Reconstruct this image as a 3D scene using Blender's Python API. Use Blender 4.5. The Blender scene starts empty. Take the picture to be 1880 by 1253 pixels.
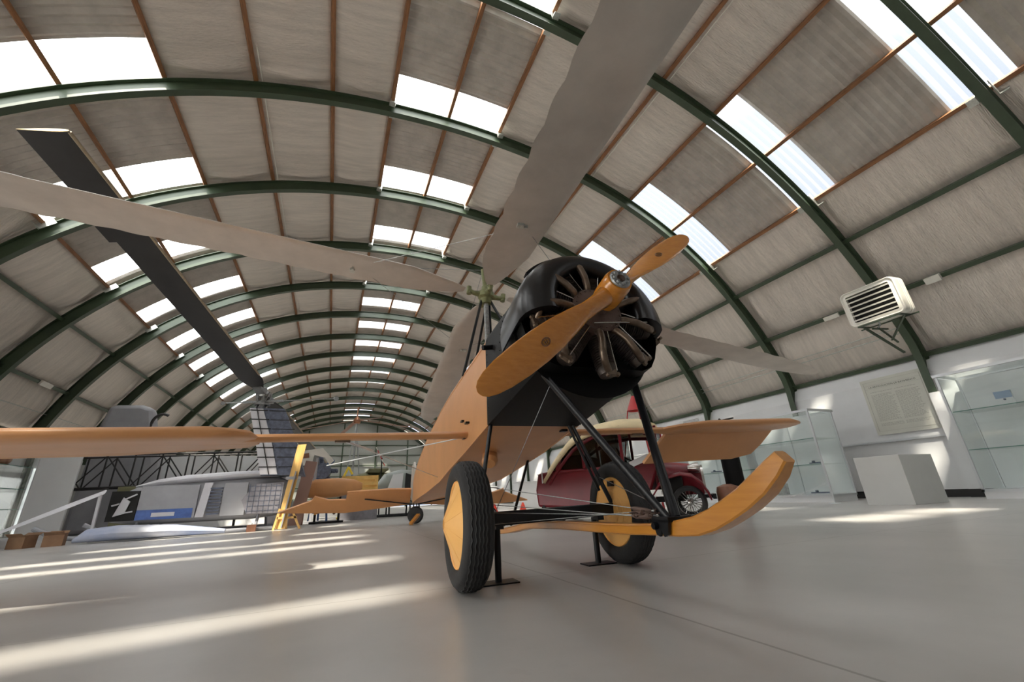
import bpy, math, random
from mathutils import Vector, Matrix
random.seed(7)
S = bpy.context.scene
COL = S.collection
R = math.radians

# ---------------------------------------------------------------- camera
cam_d = bpy.data.cameras.new('camera')
cam_d.sensor_width = 36.0
cam_d.lens = 754.6112 * 36.0 / 1880.0
cam_d.clip_start = 0.05
cam_d.clip_end = 400
cam = bpy.data.objects.new('camera', cam_d)
COL.objects.link(cam)
yaw, pit, rol = 0.4091, 0.3626, -0.0498
fw = Vector((math.sin(yaw)*math.cos(pit), math.cos(yaw)*math.cos(pit), math.sin(pit)))
rt = Vector((math.cos(yaw), -math.sin(yaw), 0))
up = rt.cross(fw)
r2 = math.cos(rol)*rt + math.sin(rol)*up
u2 = -math.sin(rol)*rt + math.cos(rol)*up
m3 = Matrix((r2, u2, -fw)).transposed()
cam.matrix_world = Matrix.Translation((0, 0, 0.504)) @ m3.to_4x4()
S.camera = cam

# ---------------------------------------------------------------- light
SUN_STRENGTH = 8.5
SKY_STRENGTH = 1.0
S.view_settings.view_transform = 'Standard'
S.view_settings.look = 'None'
S.view_settings.gamma = 1.0
S.view_settings.exposure = 0.68
S.view_settings.use_curve_mapping = False
S.cycles.use_denoising = True
S.cycles.max_bounces = 10
S.cycles.diffuse_bounces = 6
S.cycles.transparent_max_bounces = 24
S.cycles.sample_clamp_indirect = 6.0

sun_d = bpy.data.lights.new('sun', 'SUN')
sun_d.energy = SUN_STRENGTH
sun_d.angle = R(2.2)
sun_d.color = (1.0, 0.90, 0.74)
sun = bpy.data.objects.new('sun', sun_d)
COL.objects.link(sun)
sun.location = (-20, -20, 40)
sun.rotation_euler = Vector((0.51, 0.47, -1.0)).to_track_quat('-Z', 'Y').to_euler()

W = bpy.data.worlds.new('world')
S.world = W
W.use_nodes = True
nt = W.node_tree
nt.nodes.clear()
tc = nt.nodes.new('ShaderNodeTexCoord')
dot = nt.nodes.new('ShaderNodeVectorMath'); dot.operation = 'DOT_PRODUCT'
dot.inputs[1].default_value = Vector((-0.75, -0.35, 0.45)).normalized()
ramp = nt.nodes.new('ShaderNodeMapRange')
ramp.inputs[1].default_value = -0.35
ramp.inputs[2].default_value = 0.55
mix = nt.nodes.new('ShaderNodeMix'); mix.data_type = 'RGBA'
mix.inputs[6].default_value = (0.40, 0.45, 0.57, 1)
mix.inputs[7].default_value = (6.5, 6.4, 6.2, 1)
bg = nt.nodes.new('ShaderNodeBackground')
bg.inputs[1].default_value = SKY_STRENGTH
wo = nt.nodes.new('ShaderNodeOutputWorld')
nt.links.new(tc.outputs['Generated'], dot.inputs[0])
nt.links.new(dot.outputs['Value'], ramp.inputs[0])
nt.links.new(ramp.outputs[0], mix.inputs[0])
nt.links.new(mix.outputs[2], bg.inputs[0])
nt.links.new(bg.outputs[0], wo.inputs[0])

# ---------------------------------------------------------------- materials
def mat(name, col, rough=0.5, metal=0.0, var=0.0, scale=4.0, bump=0.0, bscale=30.0, coat=0.0, stretch=(1, 1, 1), col2=None, spec=None):
    m = bpy.data.materials.new(name)
    m.use_nodes = True
    n = m.node_tree.nodes; l = m.node_tree.links
    b = n['Principled BSDF']
    b.inputs['Base Color'].default_value = (*col, 1)
    b.inputs['Roughness'].default_value = rough
    b.inputs['Metallic'].default_value = metal
    if coat: b.inputs['Coat Weight'].default_value = coat; b.inputs['Coat Roughness'].default_value = 0.08
    if spec is not None: b.inputs['Specular IOR Level'].default_value = spec
    t = None
    if var or col2 or bump:
        t = n.new('ShaderNodeTexCoord'); mp = n.new('ShaderNodeMapping')
        mp.inputs['Scale'].default_value = stretch
        l.new(t.outputs['Object'], mp.inputs[0])
    if var or col2:
        no = n.new('ShaderNodeTexNoise'); no.inputs['Scale'].default_value = scale; no.inputs['Detail'].default_value = 6
        no.inputs['Roughness'].default_value = 0.6
        l.new(mp.outputs[0], no.inputs['Vector'])
        c2 = col2 or tuple(max(0, c*(1-var)) for c in col)
        c1 = col if col2 else tuple(min(1, c*(1+var*0.6)) for c in col)
        rp = n.new('ShaderNodeValToRGB')
        rp.color_ramp.elements[0].position = 0.32; rp.color_ramp.elements[0].color = (*c2, 1)
        rp.color_ramp.elements[1].position = 0.68; rp.color_ramp.elements[1].color = (*c1, 1)
        l.new(no.outputs[0], rp.inputs[0]); l.new(rp.outputs[0], b.inputs['Base Color'])
    if bump:
        nb = n.new('ShaderNodeTexNoise'); nb.inputs['Scale'].default_value = bscale; nb.inputs['Detail'].default_value = 4
        l.new(mp.outputs[0], nb.inputs['Vector'])
        bp = n.new('ShaderNodeBump'); bp.inputs['Strength'].default_value = bump; bp.inputs['Distance'].default_value = 0.02
        l.new(nb.outputs[0], bp.inputs['Height']); l.new(bp.outputs[0], b.inputs['Normal'])
    return m

M = {}
M['foil'] = mat('foil insulation', (0.76, 0.69, 0.62), 0.40, 0.5, col2=(0.62, 0.565, 0.51), scale=1.6, bump=1.0, bscale=11, stretch=(0.5, 5.0, 0.5))
M['cement'] = mat('corrugated cement', (0.50, 0.465, 0.42), 0.9, var=0.16, scale=2.5)
M['green_steel'] = mat('green painted steel', (0.042, 0.066, 0.036), 0.42, var=0.15, scale=3)
M['purlin_wood'] = mat('purlin wood', (0.25, 0.11, 0.042), 0.6, var=0.4, scale=5, stretch=(8, 0.6, 8))
M['galv'] = mat('galvanised steel', (0.55, 0.57, 0.53), 0.4, 0.7, var=0.2, scale=30)
M['white_wall'] = mat('white board', (0.66, 0.67, 0.68), 0.5, var=0.05, scale=1.2)
M['black_base'] = mat('black skirting', (0.012, 0.012, 0.013), 0.5)
M['orange'] = mat('orange doped fabric', (0.56, 0.27, 0.105), 0.40, var=0.09, scale=2.2, bump=0.06, bscale=14)
M['orange_wood'] = mat('orange varnished wood', (0.50, 0.215, 0.032), 0.28, col2=(0.41, 0.16, 0.02), scale=4, coat=0.4, stretch=(12, 1.0, 12))
M['prop_wood'] = mat('propeller wood', (0.56, 0.22, 0.024), 0.25, col2=(0.47, 0.17, 0.015), scale=5, coat=0.4, stretch=(1.2, 12, 12))
M['hub_yellow'] = mat('yellow wheel disc', (0.88, 0.48, 0.14), 0.38, var=0.07, scale=3)
M['black_paint'] = mat('black gloss sheet', (0.005, 0.0055, 0.007), 0.30, 0.0, var=0.3, scale=5, bump=0.05, bscale=8, spec=0.55)
M['black_belly'] = mat('black satin sheet', (0.004, 0.004, 0.004), 0.5, spec=0.13)
M['black_matte'] = mat('black matte', (0.0045, 0.0045, 0.0045), 0.6, spec=0.15)
M['black_tube'] = mat('black tube enamel', (0.006, 0.0065, 0.008), 0.36, spec=0.27)
M['rubber'] = mat('tyre rubber', (0.016, 0.016, 0.0165), 0.72, var=0.3, scale=9, bump=0.1, bscale=40)
M['blade_fabric'] = mat('grey blade fabric', (0.50, 0.465, 0.425), 0.46, 0.25, var=0.12, scale=3.5, bump=0.08, bscale=10)
M['hub_green'] = mat('olive hub casting', (0.20, 0.21, 0.10), 0.5, 0.3, var=0.25, scale=20)
M['chrome'] = mat('bright steel', (0.50, 0.49, 0.47), 0.25, 1.0)
M['steel_grey'] = mat('dull steel', (0.33, 0.34, 0.34), 0.42, 0.8, var=0.3, scale=40)
M['engine_brown'] = mat('oxidised crankcase', (0.105, 0.066, 0.052), 0.55, 0.35, var=0.35, scale=16)
M['copper_pipe'] = mat('copper tube', (0.17, 0.125, 0.09), 0.38, 0.75, var=0.3, scale=18)
M['cylinder_iron'] = mat('finned iron', (0.085, 0.068, 0.058), 0.5, 0.5, var=0.4, scale=25)
M['heater_white'] = mat('cream enamel', (0.72, 0.70, 0.63), 0.4, var=0.05, scale=4)
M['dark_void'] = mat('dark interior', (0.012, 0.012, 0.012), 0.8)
M['maroon'] = mat('maroon enamel', (0.15, 0.008, 0.015), 0.34, var=0.2, scale=3, spec=0.35)
M['cream'] = mat('cream canvas', (0.80, 0.66, 0.40), 0.55, var=0.08, scale=5)
M['car_glass_dark'] = mat('dark upholstery', (0.03, 0.024, 0.022), 0.7)
M['paper'] = mat('poster paper', (0.56, 0.56, 0.50), 0.55, var=0.07, scale=1.5)
M['ink'] = mat('poster ink', (0.10, 0.10, 0.09), 0.7)
M['ink_faint'] = mat('faint poster ink', (0.36, 0.36, 0.32), 0.7)
M['alu'] = mat('aluminium trim', (0.62, 0.64, 0.66), 0.35, 0.6)
M['plinth'] = mat('plinth grey', (0.53, 0.535, 0.52), 0.6, var=0.04, scale=2)
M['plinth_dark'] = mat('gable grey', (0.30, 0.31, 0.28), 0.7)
M['heli_black'] = mat('rotor blade black', (0.017, 0.016, 0.016), 0.5, var=0.25, scale=4)
M['heli_edge'] = mat('worn blade edge', (0.30, 0.24, 0.16), 0.5, var=0.3, scale=14)
M['heli_grey'] = mat('helicopter grey', (0.34, 0.345, 0.37), 0.45, var=0.12, scale=2)
M['heli_light'] = mat('helicopter pale grey', (0.62, 0.62, 0.66), 0.4, var=0.08, scale=2)
M['heli_blue'] = mat('helicopter blue', (0.06, 0.13, 0.40), 0.45, var=0.25, scale=6)
M['heli_panel'] = mat('quilted panel', (0.23, 0.225, 0.25), 0.7, var=0.2, scale=6)
M['skid_grey'] = mat('grey landing skid', (0.38, 0.39, 0.43), 0.5)
M['cardboard'] = mat('cardboard', (0.26, 0.15, 0.085), 0.85, var=0.15, scale=6)
M['red_plastic'] = mat('red plastic', (0.75, 0.06, 0.03), 0.45)
M['red_paint'] = mat('red paint', (0.42, 0.018, 0.022), 0.35)
M['yellow_paint'] = mat('yellow paint', (0.80, 0.58, 0.04), 0.45)
M['olive'] = mat('olive paint', (0.16, 0.155, 0.075), 0.6, var=0.2, scale=5)
M['blue_paint'] = mat('blue paint', (0.05, 0.13, 0.33), 0.45, var=0.2, scale=6)
M['slate'] = mat('slate machine paint', (0.12, 0.14, 0.20), 0.5, var=0.4, scale=10)
M['brown'] = mat('brown leather', (0.24, 0.11, 0.065), 0.45, var=0.2, scale=8)
M['bronze'] = mat('bronze dome', (0.33, 0.15, 0.08), 0.35, 0.5)
M['pale_yellow'] = mat('pale varnished spruce', (0.76, 0.47, 0.16), 0.4, var=0.12, scale=3, stretch=(6, 6, 0.7))
M['crate_wood'] = mat('yellow crate wood', (0.72, 0.46, 0.14), 0.5, var=0.15, scale=4)
M['plate_white'] = mat('number plate', (0.8, 0.8, 0.78), 0.4)
M['plate_black'] = mat('number plate black', (0.02, 0.02, 0.02), 0.4)
M['blue_card'] = mat('blue card', (0.30, 0.38, 0.52), 0.5)
M['photo_grey'] = mat('photo print', (0.20, 0.20, 0.20), 0.5, col2=(0.5, 0.5, 0.48), scale=6)
M['glass_shelf_edge'] = mat('shelf edge', (0.12, 0.24, 0.20), 0.2)
M['fairy_canvas'] = mat('pale canopy', (0.62, 0.61, 0.56), 0.5)

def glassy(name, tint, fac=0.86, rough=0.03):
    m = bpy.data.materials.new(name); m.use_nodes = True
    n = m.node_tree.nodes; l = m.node_tree.links; n.clear()
    tr = n.new('ShaderNodeBsdfTransparent'); tr.inputs[0].default_value = (*tint, 1)
    gl = n.new('ShaderNodeBsdfGlossy'); gl.inputs['Roughness'].default_value = rough
    lw = n.new('ShaderNodeLayerWeight'); lw.inputs[0].default_value = 0.5
    pw_ = n.new('ShaderNodeMath'); pw_.operation = 'POWER'; pw_.inputs[1].default_value = 4.0
    fr = n.new('ShaderNodeMath'); fr.operation = 'MULTIPLY_ADD'; fr.inputs[1].default_value = 0.45; fr.inputs[2].default_value = 0.03
    l.new(lw.outputs['Facing'], pw_.inputs[0]); l.new(pw_.outputs[0], fr.inputs[0])
    mx = n.new('ShaderNodeMixShader'); o = n.new('ShaderNodeOutputMaterial')
    l.new(fr.outputs[0], mx.inputs[0]); l.new(tr.outputs[0], mx.inputs[1]); l.new(gl.outputs[0], mx.inputs[2])
    l.new(mx.outputs[0], o.inputs[0])
    return m
M['glass'] = glassy('clear glass', (0.965, 0.985, 0.98))
M['glass_dim'] = glassy('car glass', (0.40, 0.42, 0.42))

def skylight_mat():
    m = bpy.data.materials.new('translucent roof sheet'); m.use_nodes = True
    n = m.node_tree.nodes; l = m.node_tree.links; n.clear()
    tr = n.new('ShaderNodeBsdfTransparent'); tr.inputs[0].default_value = (0.90, 0.92, 0.94, 1)
    tl = n.new('ShaderNodeBsdfTranslucent'); tl.inputs[0].default_value = (0.88, 0.90, 0.92, 1)
    mx = n.new('ShaderNodeMixShader'); mx.inputs[0].default_value = 0.10
    o = n.new('ShaderNodeOutputMaterial')
    l.new(tr.outputs[0], mx.inputs[1]); l.new(tl.outputs[0], mx.inputs[2]); l.new(mx.outputs[0], o.inputs[0])
    return m
M['skylight'] = skylight_mat()

def floor_mat():
    m = bpy.data.materials.new('polished concrete'); m.use_nodes = True
    n = m.node_tree.nodes; l = m.node_tree.links; b = n['Principled BSDF']
    t = n.new('ShaderNodeTexCoord')
    n1 = n.new('ShaderNodeTexNoise'); n1.inputs['Scale'].default_value = 0.55; n1.inputs['Detail'].default_value = 8; n1.inputs['Roughness'].default_value = 0.62
    l.new(t.outputs['Object'], n1.inputs['Vector'])
    rp = n.new('ShaderNodeValToRGB')
    rp.color_ramp.elements[0].position = 0.3; rp.color_ramp.elements[0].color = (0.385, 0.375, 0.36, 1)
    rp.color_ramp.elements[1].position = 0.7; rp.color_ramp.elements[1].color = (0.56, 0.545, 0.525, 1)
    l.new(n1.outputs[0], rp.inputs[0])
    # sawn joints: x = 1.40 + 4k, y = 2.85 + 4k
    sx = n.new('ShaderNodeSeparateXYZ'); 
    wob = n.new('ShaderNodeTexNoise'); wob.inputs['Scale'].default_value = 3.0
    l.new(t.outputs['Object'], wob.inputs['Vector'])
    l.new(t.outputs['Object'], sx.inputs[0])
    def line(out, off, period, half):
        a = n.new('ShaderNodeMath'); a.operation = 'ADD'; a.inputs[1].default_value = -off + period*50
        l.new(out, a.inputs[0])
        w = n.new('ShaderNodeMath'); w.operation = 'MULTIPLY_ADD'; w.inputs[1].default_value = 0.02
        l.new(wob.outputs[0], w.inputs[0]); l.new(a.outputs[0], w.inputs[2])
        p = n.new('ShaderNodeMath'); p.operation = 'PINGPONG'; p.inputs[1].default_value = period/2
        l.new(w.outputs[0], p.inputs[0])
        c = n.new('ShaderNodeMath'); c.operation = 'LESS_THAN'; c.inputs[1].default_value = half
        l.new(p.outputs[0], c.inputs[0])
        return c.outputs[0]
    a = line(sx.outputs[0], 1.41, 4.0, 0.007); c = line(sx.outputs[1], 2.86, 4.0, 0.005)
    mxm = n.new('ShaderNodeMath'); mxm.operation = 'MAXIMUM'
    l.new(a, mxm.inputs[0]); l.new(c, mxm.inputs[1])
    sc = n.new('ShaderNodeMath'); sc.operation = 'MULTIPLY'; sc.inputs[1].default_value = 0.55
    l.new(mxm.outputs[0], sc.inputs[0])
    mx = n.new('ShaderNodeMix'); mx.data_type = 'RGBA'
    mx.inputs[7].default_value = (0.12, 0.105, 0.09, 1)
    l.new(sc.outputs[0], mx.inputs[0]); l.new(rp.outputs[0], mx.inputs[6])
    n3 = n.new('ShaderNodeTexNoise'); n3.inputs['Scale'].default_value = 2.2; n3.inputs['Detail'].default_value = 9; n3.inputs['Roughness'].default_value = 0.7
    l.new(t.outputs['Object'], n3.inputs['Vector'])
    st = n.new('ShaderNodeMapRange'); st.inputs[1].default_value = 0.60; st.inputs[2].default_value = 0.75; st.inputs[4].default_value = 0.4
    l.new(n3.outputs[0], st.inputs[0])
    mx2 = n.new('ShaderNodeMix'); mx2.data_type = 'RGBA'; mx2.inputs[7].default_value = (0.30, 0.295, 0.285, 1)
    l.new(st.outputs[0], mx2.inputs[0]); l.new(mx.outputs[2], mx2.inputs[6])
    l.new(mx2.outputs[2], b.inputs['Base Color'])
    rr = n.new('ShaderNodeMapRange'); rr.inputs[3].default_value = 0.22; rr.inputs[4].default_value = 0.40
    l.new(n1.outputs[0], rr.inputs[0]); l.new(rr.outputs[0], b.inputs['Roughness'])
    return m
M['floor'] = floor_mat()

# ---------------------------------------------------------------- mesh helpers
def V(*a): return Vector(a)
def perp(d):
    d = d.normalized()
    h = Vector((0, 0, 1)) if abs(d.z) < 0.9 else Vector((1, 0, 0))
    a = d.cross(h).normalized()
    return a, d.cross(a).normalized()

class MB:
    def __init__(s): s.v = []; s.f = []
    def box(s, c, d, rz=0.0, ax=None):
        c = Vector(c); hx, hy, hz = d[0]/2, d[1]/2, d[2]/2
        if ax is None:
            ca, sa = math.cos(rz), math.sin(rz)
            ax = (V(ca, sa, 0), V(-sa, ca, 0), V(0, 0, 1))
        k = len(s.v)
        for z in (-hz, hz):
            for y in (-hy, hy):
                for x in (-hx, hx):
                    s.v.append(c + ax[0]*x + ax[1]*y + ax[2]*z)
        for q in ((0, 2, 3, 1), (4, 5, 7, 6), (0, 1, 5, 4), (2, 6, 7, 3), (0, 4, 6, 2), (1, 3, 7, 5)):
            s.f.append(tuple(k+i for i in q))
        return s
    def bar(s, p, q, w, h, upv=None):
        p, q = Vector(p), Vector(q); d = (q-p)
        if upv is None: a, b = perp(d)
        else:
            b = Vector(upv); b = (b - d.normalized()*b.dot(d.normalized())).normalized(); a = d.normalized().cross(b)
        return s.box((p+q)/2, (d.length, w, h), ax=(d.normalized(), a, b))
    def rings(s, rings, caps=True, closed=False):
        k = len(s.v); n = len(rings[0])
        for r in rings: s.v.extend(Vector(p) for p in r)
        for i in range(len(rings)-1):
            for j in range(n):
                jj = (j+1) % n
                s.f.append((k+i*n+j, k+i*n+jj, k+(i+1)*n+jj, k+(i+1)*n+j))
        if closed:
            i = len(rings)-1
            for j in range(n):
                jj = (j+1) % n
                s.f.append((k+i*n+j, k+i*n+jj, k+jj, k+j))
        elif caps:
            s.f.append(tuple(k+j for j in reversed(range(n))))
            s.f.append(tuple(k+(len(rings)-1)*n+j for j in range(n)))
        return s
    def tube(s, pts, r, n=10, flat=1.0, upv=None):
        pts = [Vector(p) for p in pts]
        rr = r if isinstance(r, (list, tuple)) else [r]*len(pts)
        d0 = pts[1]-pts[0]
        if upv is None: a, b = perp(d0)
        else:
            a = Vector(upv); a = (a - d0.normalized()*a.dot(d0.normalized())).normalized(); b = d0.normalized().cross(a)
        rs = []
        for i, p in enumerate(pts):
            if i == 0: d = pts[1]-pts[0]
            elif i == len(pts)-1: d = pts[-1]-pts[-2]
            else: d = (pts[i+1]-pts[i]).normalized() + (pts[i]-pts[i-1]).normalized()
            d = d.normalized()
            a = (a - d*a.dot(d)).normalized(); b = d.cross(a)
            rs.append([p + a*math.cos(2*math.pi*j/n)*rr[i] + b*math.sin(2*math.pi*j/n)*rr[i]*flat for j in range(n)])
        return s.rings(rs)
    def lathe(s, prof, o, axis, n=32, a0=0.0, a1=2*math.pi, ref=None, caps=False):
        # prof: list of (radius, height along axis)
        o = Vector(o); axis = Vector(axis).normalized()
        if ref is None: a, b = perp(axis)
        else:
            a = Vector(ref); a = (a-axis*a.dot(axis)).normalized(); b = axis.cross(a)
        full = abs(a1-a0-2*math.pi) < 1e-6
        m = n if full else n+1
        k = len(s.v); L = len(prof)
        for i in range(m):
            t = a0+(a1-a0)*i/n
            e = a*math.cos(t)+b*math.sin(t)
            for (r, h) in prof: s.v.append(o+axis*h+e*r)
        for i in range(n):
            ii = (i+1) % m if full else i+1
            for j in range(L-1):
                s.f.append((k+i*L+j, k+ii*L+j, k+ii*L+j+1, k+i*L+j+1))
        return s
    def prism(s, poly, o, u, w, nrm, th):
        o, u, w, nrm = Vector(o), Vector(u), Vector(w), Vector(nrm)
        r0 = [o+u*x+w*y-nrm*th/2 for x, y in poly]; r1 = [p+nrm*th for p in r0]
        return s.rings([r0, r1])
    def grid(s, fn, nu, nv):
        k = len(s.v)
        for i in range(nu+1):
            for j in range(nv+1): s.v.append(Vector(fn(i/nu, j/nv)))
        for i in range(nu):
            for j in range(nv):
                a = k+i*(nv+1)+j
                s.f.append((a, a+1, a+nv+2, a+nv+1))
        return s
    def ball(s, c, r, n=12, sc=(1, 1, 1)):
        c = Vector(c); rs = []
        m = n//2
        for i in range(1, m):
            t = math.pi*i/m
            rs.append([c+V(r*sc[0]*math.sin(t)*math.cos(2*math.pi*j/n), r*sc[1]*math.sin(t)*math.sin(2*math.pi*j/n), -r*sc[2]*math.cos(t)) for j in range(n)])
        k = len(s.v)
        s.rings(rs, caps=False)
        s.v.append(c+V(0, 0, -r*sc[2])); s.v.append(c+V(0, 0, r*sc[2]))
        b0 = len(s.v)-2; e = k+(m-2)*n
        for j in range(n):
            s.f.append((b0, k+(j+1) % n, k+j)); s.f.append((b0+1, e+j, e+(j+1) % n))
        return s
    def build(s, name, m, parent=None, ang=35, bevel=0.0, thick=0.0):
        me = bpy.data.meshes.new(name)
        me.from_pydata([tuple(p) for p in s.v], [], s.f)
        me.materials.append(M[m] if isinstance(m, str) else m)
        me.validate()
        for p in me.polygons: p.use_smooth = True
        me.set_sharp_from_angle(angle=R(ang))
        o = bpy.data.objects.new(name, me)
        COL.objects.link(o)
        if parent is not None: o.parent = parent
        if thick:
            md = o.modifiers.new('solid', 'SOLIDIFY'); md.thickness = thick; md.offset = 0
        if bevel:
            md = o.modifiers.new('bevel', 'BEVEL'); md.width = bevel; md.segments = 2; md.limit_method = 'ANGLE'; md.angle_limit = R(40)
        return o

def tag(o, label=None, cat=None, group=None, kind=None):
    if label: o['label'] = label
    if cat: o['category'] = cat
    if group: o['group'] = group
    if kind: o['kind'] = kind
    return o
def thing(name, label, cat, loc=(0, 0, 0), rz=0.0, group=None):
    o = bpy.data.objects.new(name, None); COL.objects.link(o)
    o.empty_display_size = 0.2
    o.location = loc; o.rotation_euler = (0, 0, rz)
    return tag(o, label, cat, group)
def struct(o, label=None): 
    o['kind'] = 'structure'
    if label: o['label'] = label
    o['category'] = 'building'
    return o
def copy_tree(o, parent=None):
    c = o.copy(); COL.objects.link(c)
    if parent is not None: c.parent = parent
    for ch in list(o.children): copy_tree(ch, c)
    return c
def airfoil(t, n=9):
    up_, lo_ = [], []
    for i in range(n+1):
        x = 0.5*(1-math.cos(math.pi*i/n))
        y = 5*t*(0.2969*math.sqrt(x)-0.126*x-0.3516*x*x+0.2843*x**3-0.1036*x**4)
        up_.append((x, y)); lo_.append((x, -y*0.75))
    return up_[::-1]+lo_[1:-1]
def wing(mb, secs):
    # secs: (leading-edge point, chord vector, thickness ratio, normal)
    rs = []
    for le, ch, t, nr in secs:
        le, ch, nr = Vector(le), Vector(ch), Vector(nr).normalized()
        c = ch.length
        rs.append([le+ch*x+nr*(y*c) for x, y in airfoil(t)])
    return mb.rings(rs)
def text(body, size, loc, rot, m, parent=None, name='lettering', align='CENTER', ext=0.0015):
    cu = bpy.data.curves.new(name, 'FONT'); cu.body = body; cu.size = size; cu.align_x = align; cu.align_y = 'CENTER'; cu.extrude = ext
    cu.materials.append(M[m])
    o = bpy.data.objects.new(name, cu); COL.objects.link(o); o.location = loc; o.rotation_euler = rot
    me = bpy.data.meshes.new_from_object(o.evaluated_get(bpy.context.evaluated_depsgraph_get()))
    bpy.data.objects.remove(o); bpy.data.curves.remove(cu)
    if not me.materials: me.materials.append(M[m])
    o = bpy.data.objects.new(name, me); COL.objects.link(o); o.location = loc; o.rotation_euler = rot
    if parent is not None: o.parent = parent
    return o

# ================================================================ the hall
HX, HZ, HR = 2.2758, -1.2314, 12.0
A2, A4 = -0.0249, -0.0156
ARCH0, ARCHS = 5.379, 3.604
def rad(th): return HR*(1+A2*(math.cos(2*th)-1)+A4*(math.cos(4*th)-1))
def sect(th, o=0.0):
    r = rad(th)+o
    return HX+r*math.sin(th), HZ+r*math.cos(th)
Y_FRONT, Y_END = -5.2, 59.9
TH_FLOOR = R(84.1)
ROOF = 0.56          # sheeting above the arches' inner edge
floor = MB().box((2.2, 22.0, -0.1), (60, 84, 0.2)).build('floor', 'floor')
struct(floor, 'polished grey concrete hangar floor')

# green steel arches: an I section swept along the vault
def arch(y):
    prof = [(-.085, 0), (.085, 0), (.085, .018), (.009, .024), (.009, .322), (.085, .328), (.085, .346), (-.085, .346), (-.085, .328), (-.009, .322), (-.009, .024), (-.085, .018)]
    rs = []
    N = 96
    for i in range(N+1):
        th = -TH_FLOOR+2*TH_FLOOR*i/N
        ring = []
        for dy, o in prof:
            x, z = sect(th, o)
            x = max(-9.56-o, min(14.0+o, x))          # straight feet in front of the boards
            ring.append(V(x, y+dy, max(z, 0.0)))
        rs.append(ring)
    return MB().rings(rs)
arch_ys = [ARCH0+ARCHS*k for k in range(-4, 16)]
for y in arch_ys:
    o = arch(y).build('arch_beam', 'green_steel', ang=30)
    struct(o, 'green steel roof arch'); 

# purlins: brown timber above, green steel channels low down
TIMBER = [-47.7, -39.2, -31.2, -23.0, -15.0, -7.9, -0.4, 6.9, 13.5, 21.9, 29.6, 37.85, 46.0]
STEEL = [-69.5, -62.4, -54.3, 52.3, 60.4, 68.35]
def purlin(deg, w, h, o0, y0=Y_FRONT, y1=Y_END):
    th = R(deg)
    x0, z0 = sect(th, o0); x1, z1 = sect(th, o0+0.3)
    n_ = V(x1-x0, 0, z1-z0).normalized(); t_ = V(n_.z, 0, -n_.x)
    c = V(x0, 0, z0)+n_*h/2
    return MB().box(c+V(0, (y0+y1)/2, 0), (w, y1-y0, h), ax=(t_, V(0, 1, 0), n_))
for d in TIMBER: struct(purlin(d, 0.09, 0.18, 0.37).build('timber_purlin', 'purlin_wood'), 'brown timber purlin under the roof sheeting')
for d in STEEL: struct(purlin(d, 0.11, 0.18, 0.22).build('steel_purlin', 'green_steel'), 'green steel purlin along the side of the vault')

# foil faced insulation quilts: sagging cushions between the purlins, pinched at each arch
def quilt(d0, d1, name):
    t0, t1 = R(d0), R(d1)
    nv = 10
    ys = []
    y = Y_FRONT
    while y < Y_END:
        ys.append(y)
        dd = abs((y-ARCH0+ARCHS/2) % ARCHS-ARCHS/2)
        y += (0.055 if dd < 0.5 else 0.2) if y < 24 else 0.6
    ys.append(Y_END)
    mb = MB()
    rnd = random.Random(int(d0*10))
    ph = [rnd.uniform(0, 6.28) for _ in range(6)]
    def f(i, j):
        y = ys[i]; v = j/nv
        th = t0+(t1-t0)*v
        k = (y-ARCH0)/ARCHS; fr = k-math.floor(k)
        d = min(fr, 1-fr)*ARCHS
        edge = math.exp(-(d/0.28)**2)
        sag = 0.085*math.sin(math.pi*v)*(1-0.25*edge)
        wr = 0.016*math.sin(y*7.1+ph[0]+2*v)*math.sin(math.pi*v)+0.010*math.sin(y*15.3+ph[1]+3*v)
        sg_ = 1.0 if fr > 0.5 else 0.45
        wr += edge*sg_*math.sin(math.pi*v)**0.5*(0.030*math.sin(31*y+ph[2]+2.0*math.sin(5*v+ph[3]))+0.014*math.sin(53*y+ph[4]+3*v))-0.085*sg_*math.exp(-((d-0.30)/0.15)**2)*math.sin(math.pi*v)
        x, z = sect(th, ROOF-0.06-sag+wr)
        return (x, y, z)
    k = len(mb.v); N = len(ys)
    for i in range(N):
        for j in range(nv+1): mb.v.append(Vector(f(i, j)))
    for i in range(N-1):
        for j in range(nv):
            a = i*(nv+1)+j
            mb.f.append((a, a+1, a+nv+2, a+nv+1))
    return struct(mb.build(name, 'foil', ang=60), 'foil faced insulation quilt lining the vault')
for a, b in ((-31.2, -23.0), (-23.0, -15.0), (-15.0, -7.9), (6.9, 13.5), (13.5, 21.9), (21.9, 29.6), (46.0, 52.3), (52.3, 60.4), (60.4, 68.35), (-54.3, -47.7), (-62.4, -54.3), (-69.5, -62.4)):
    quilt(a, b, 'ceiling_quilt')

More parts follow.
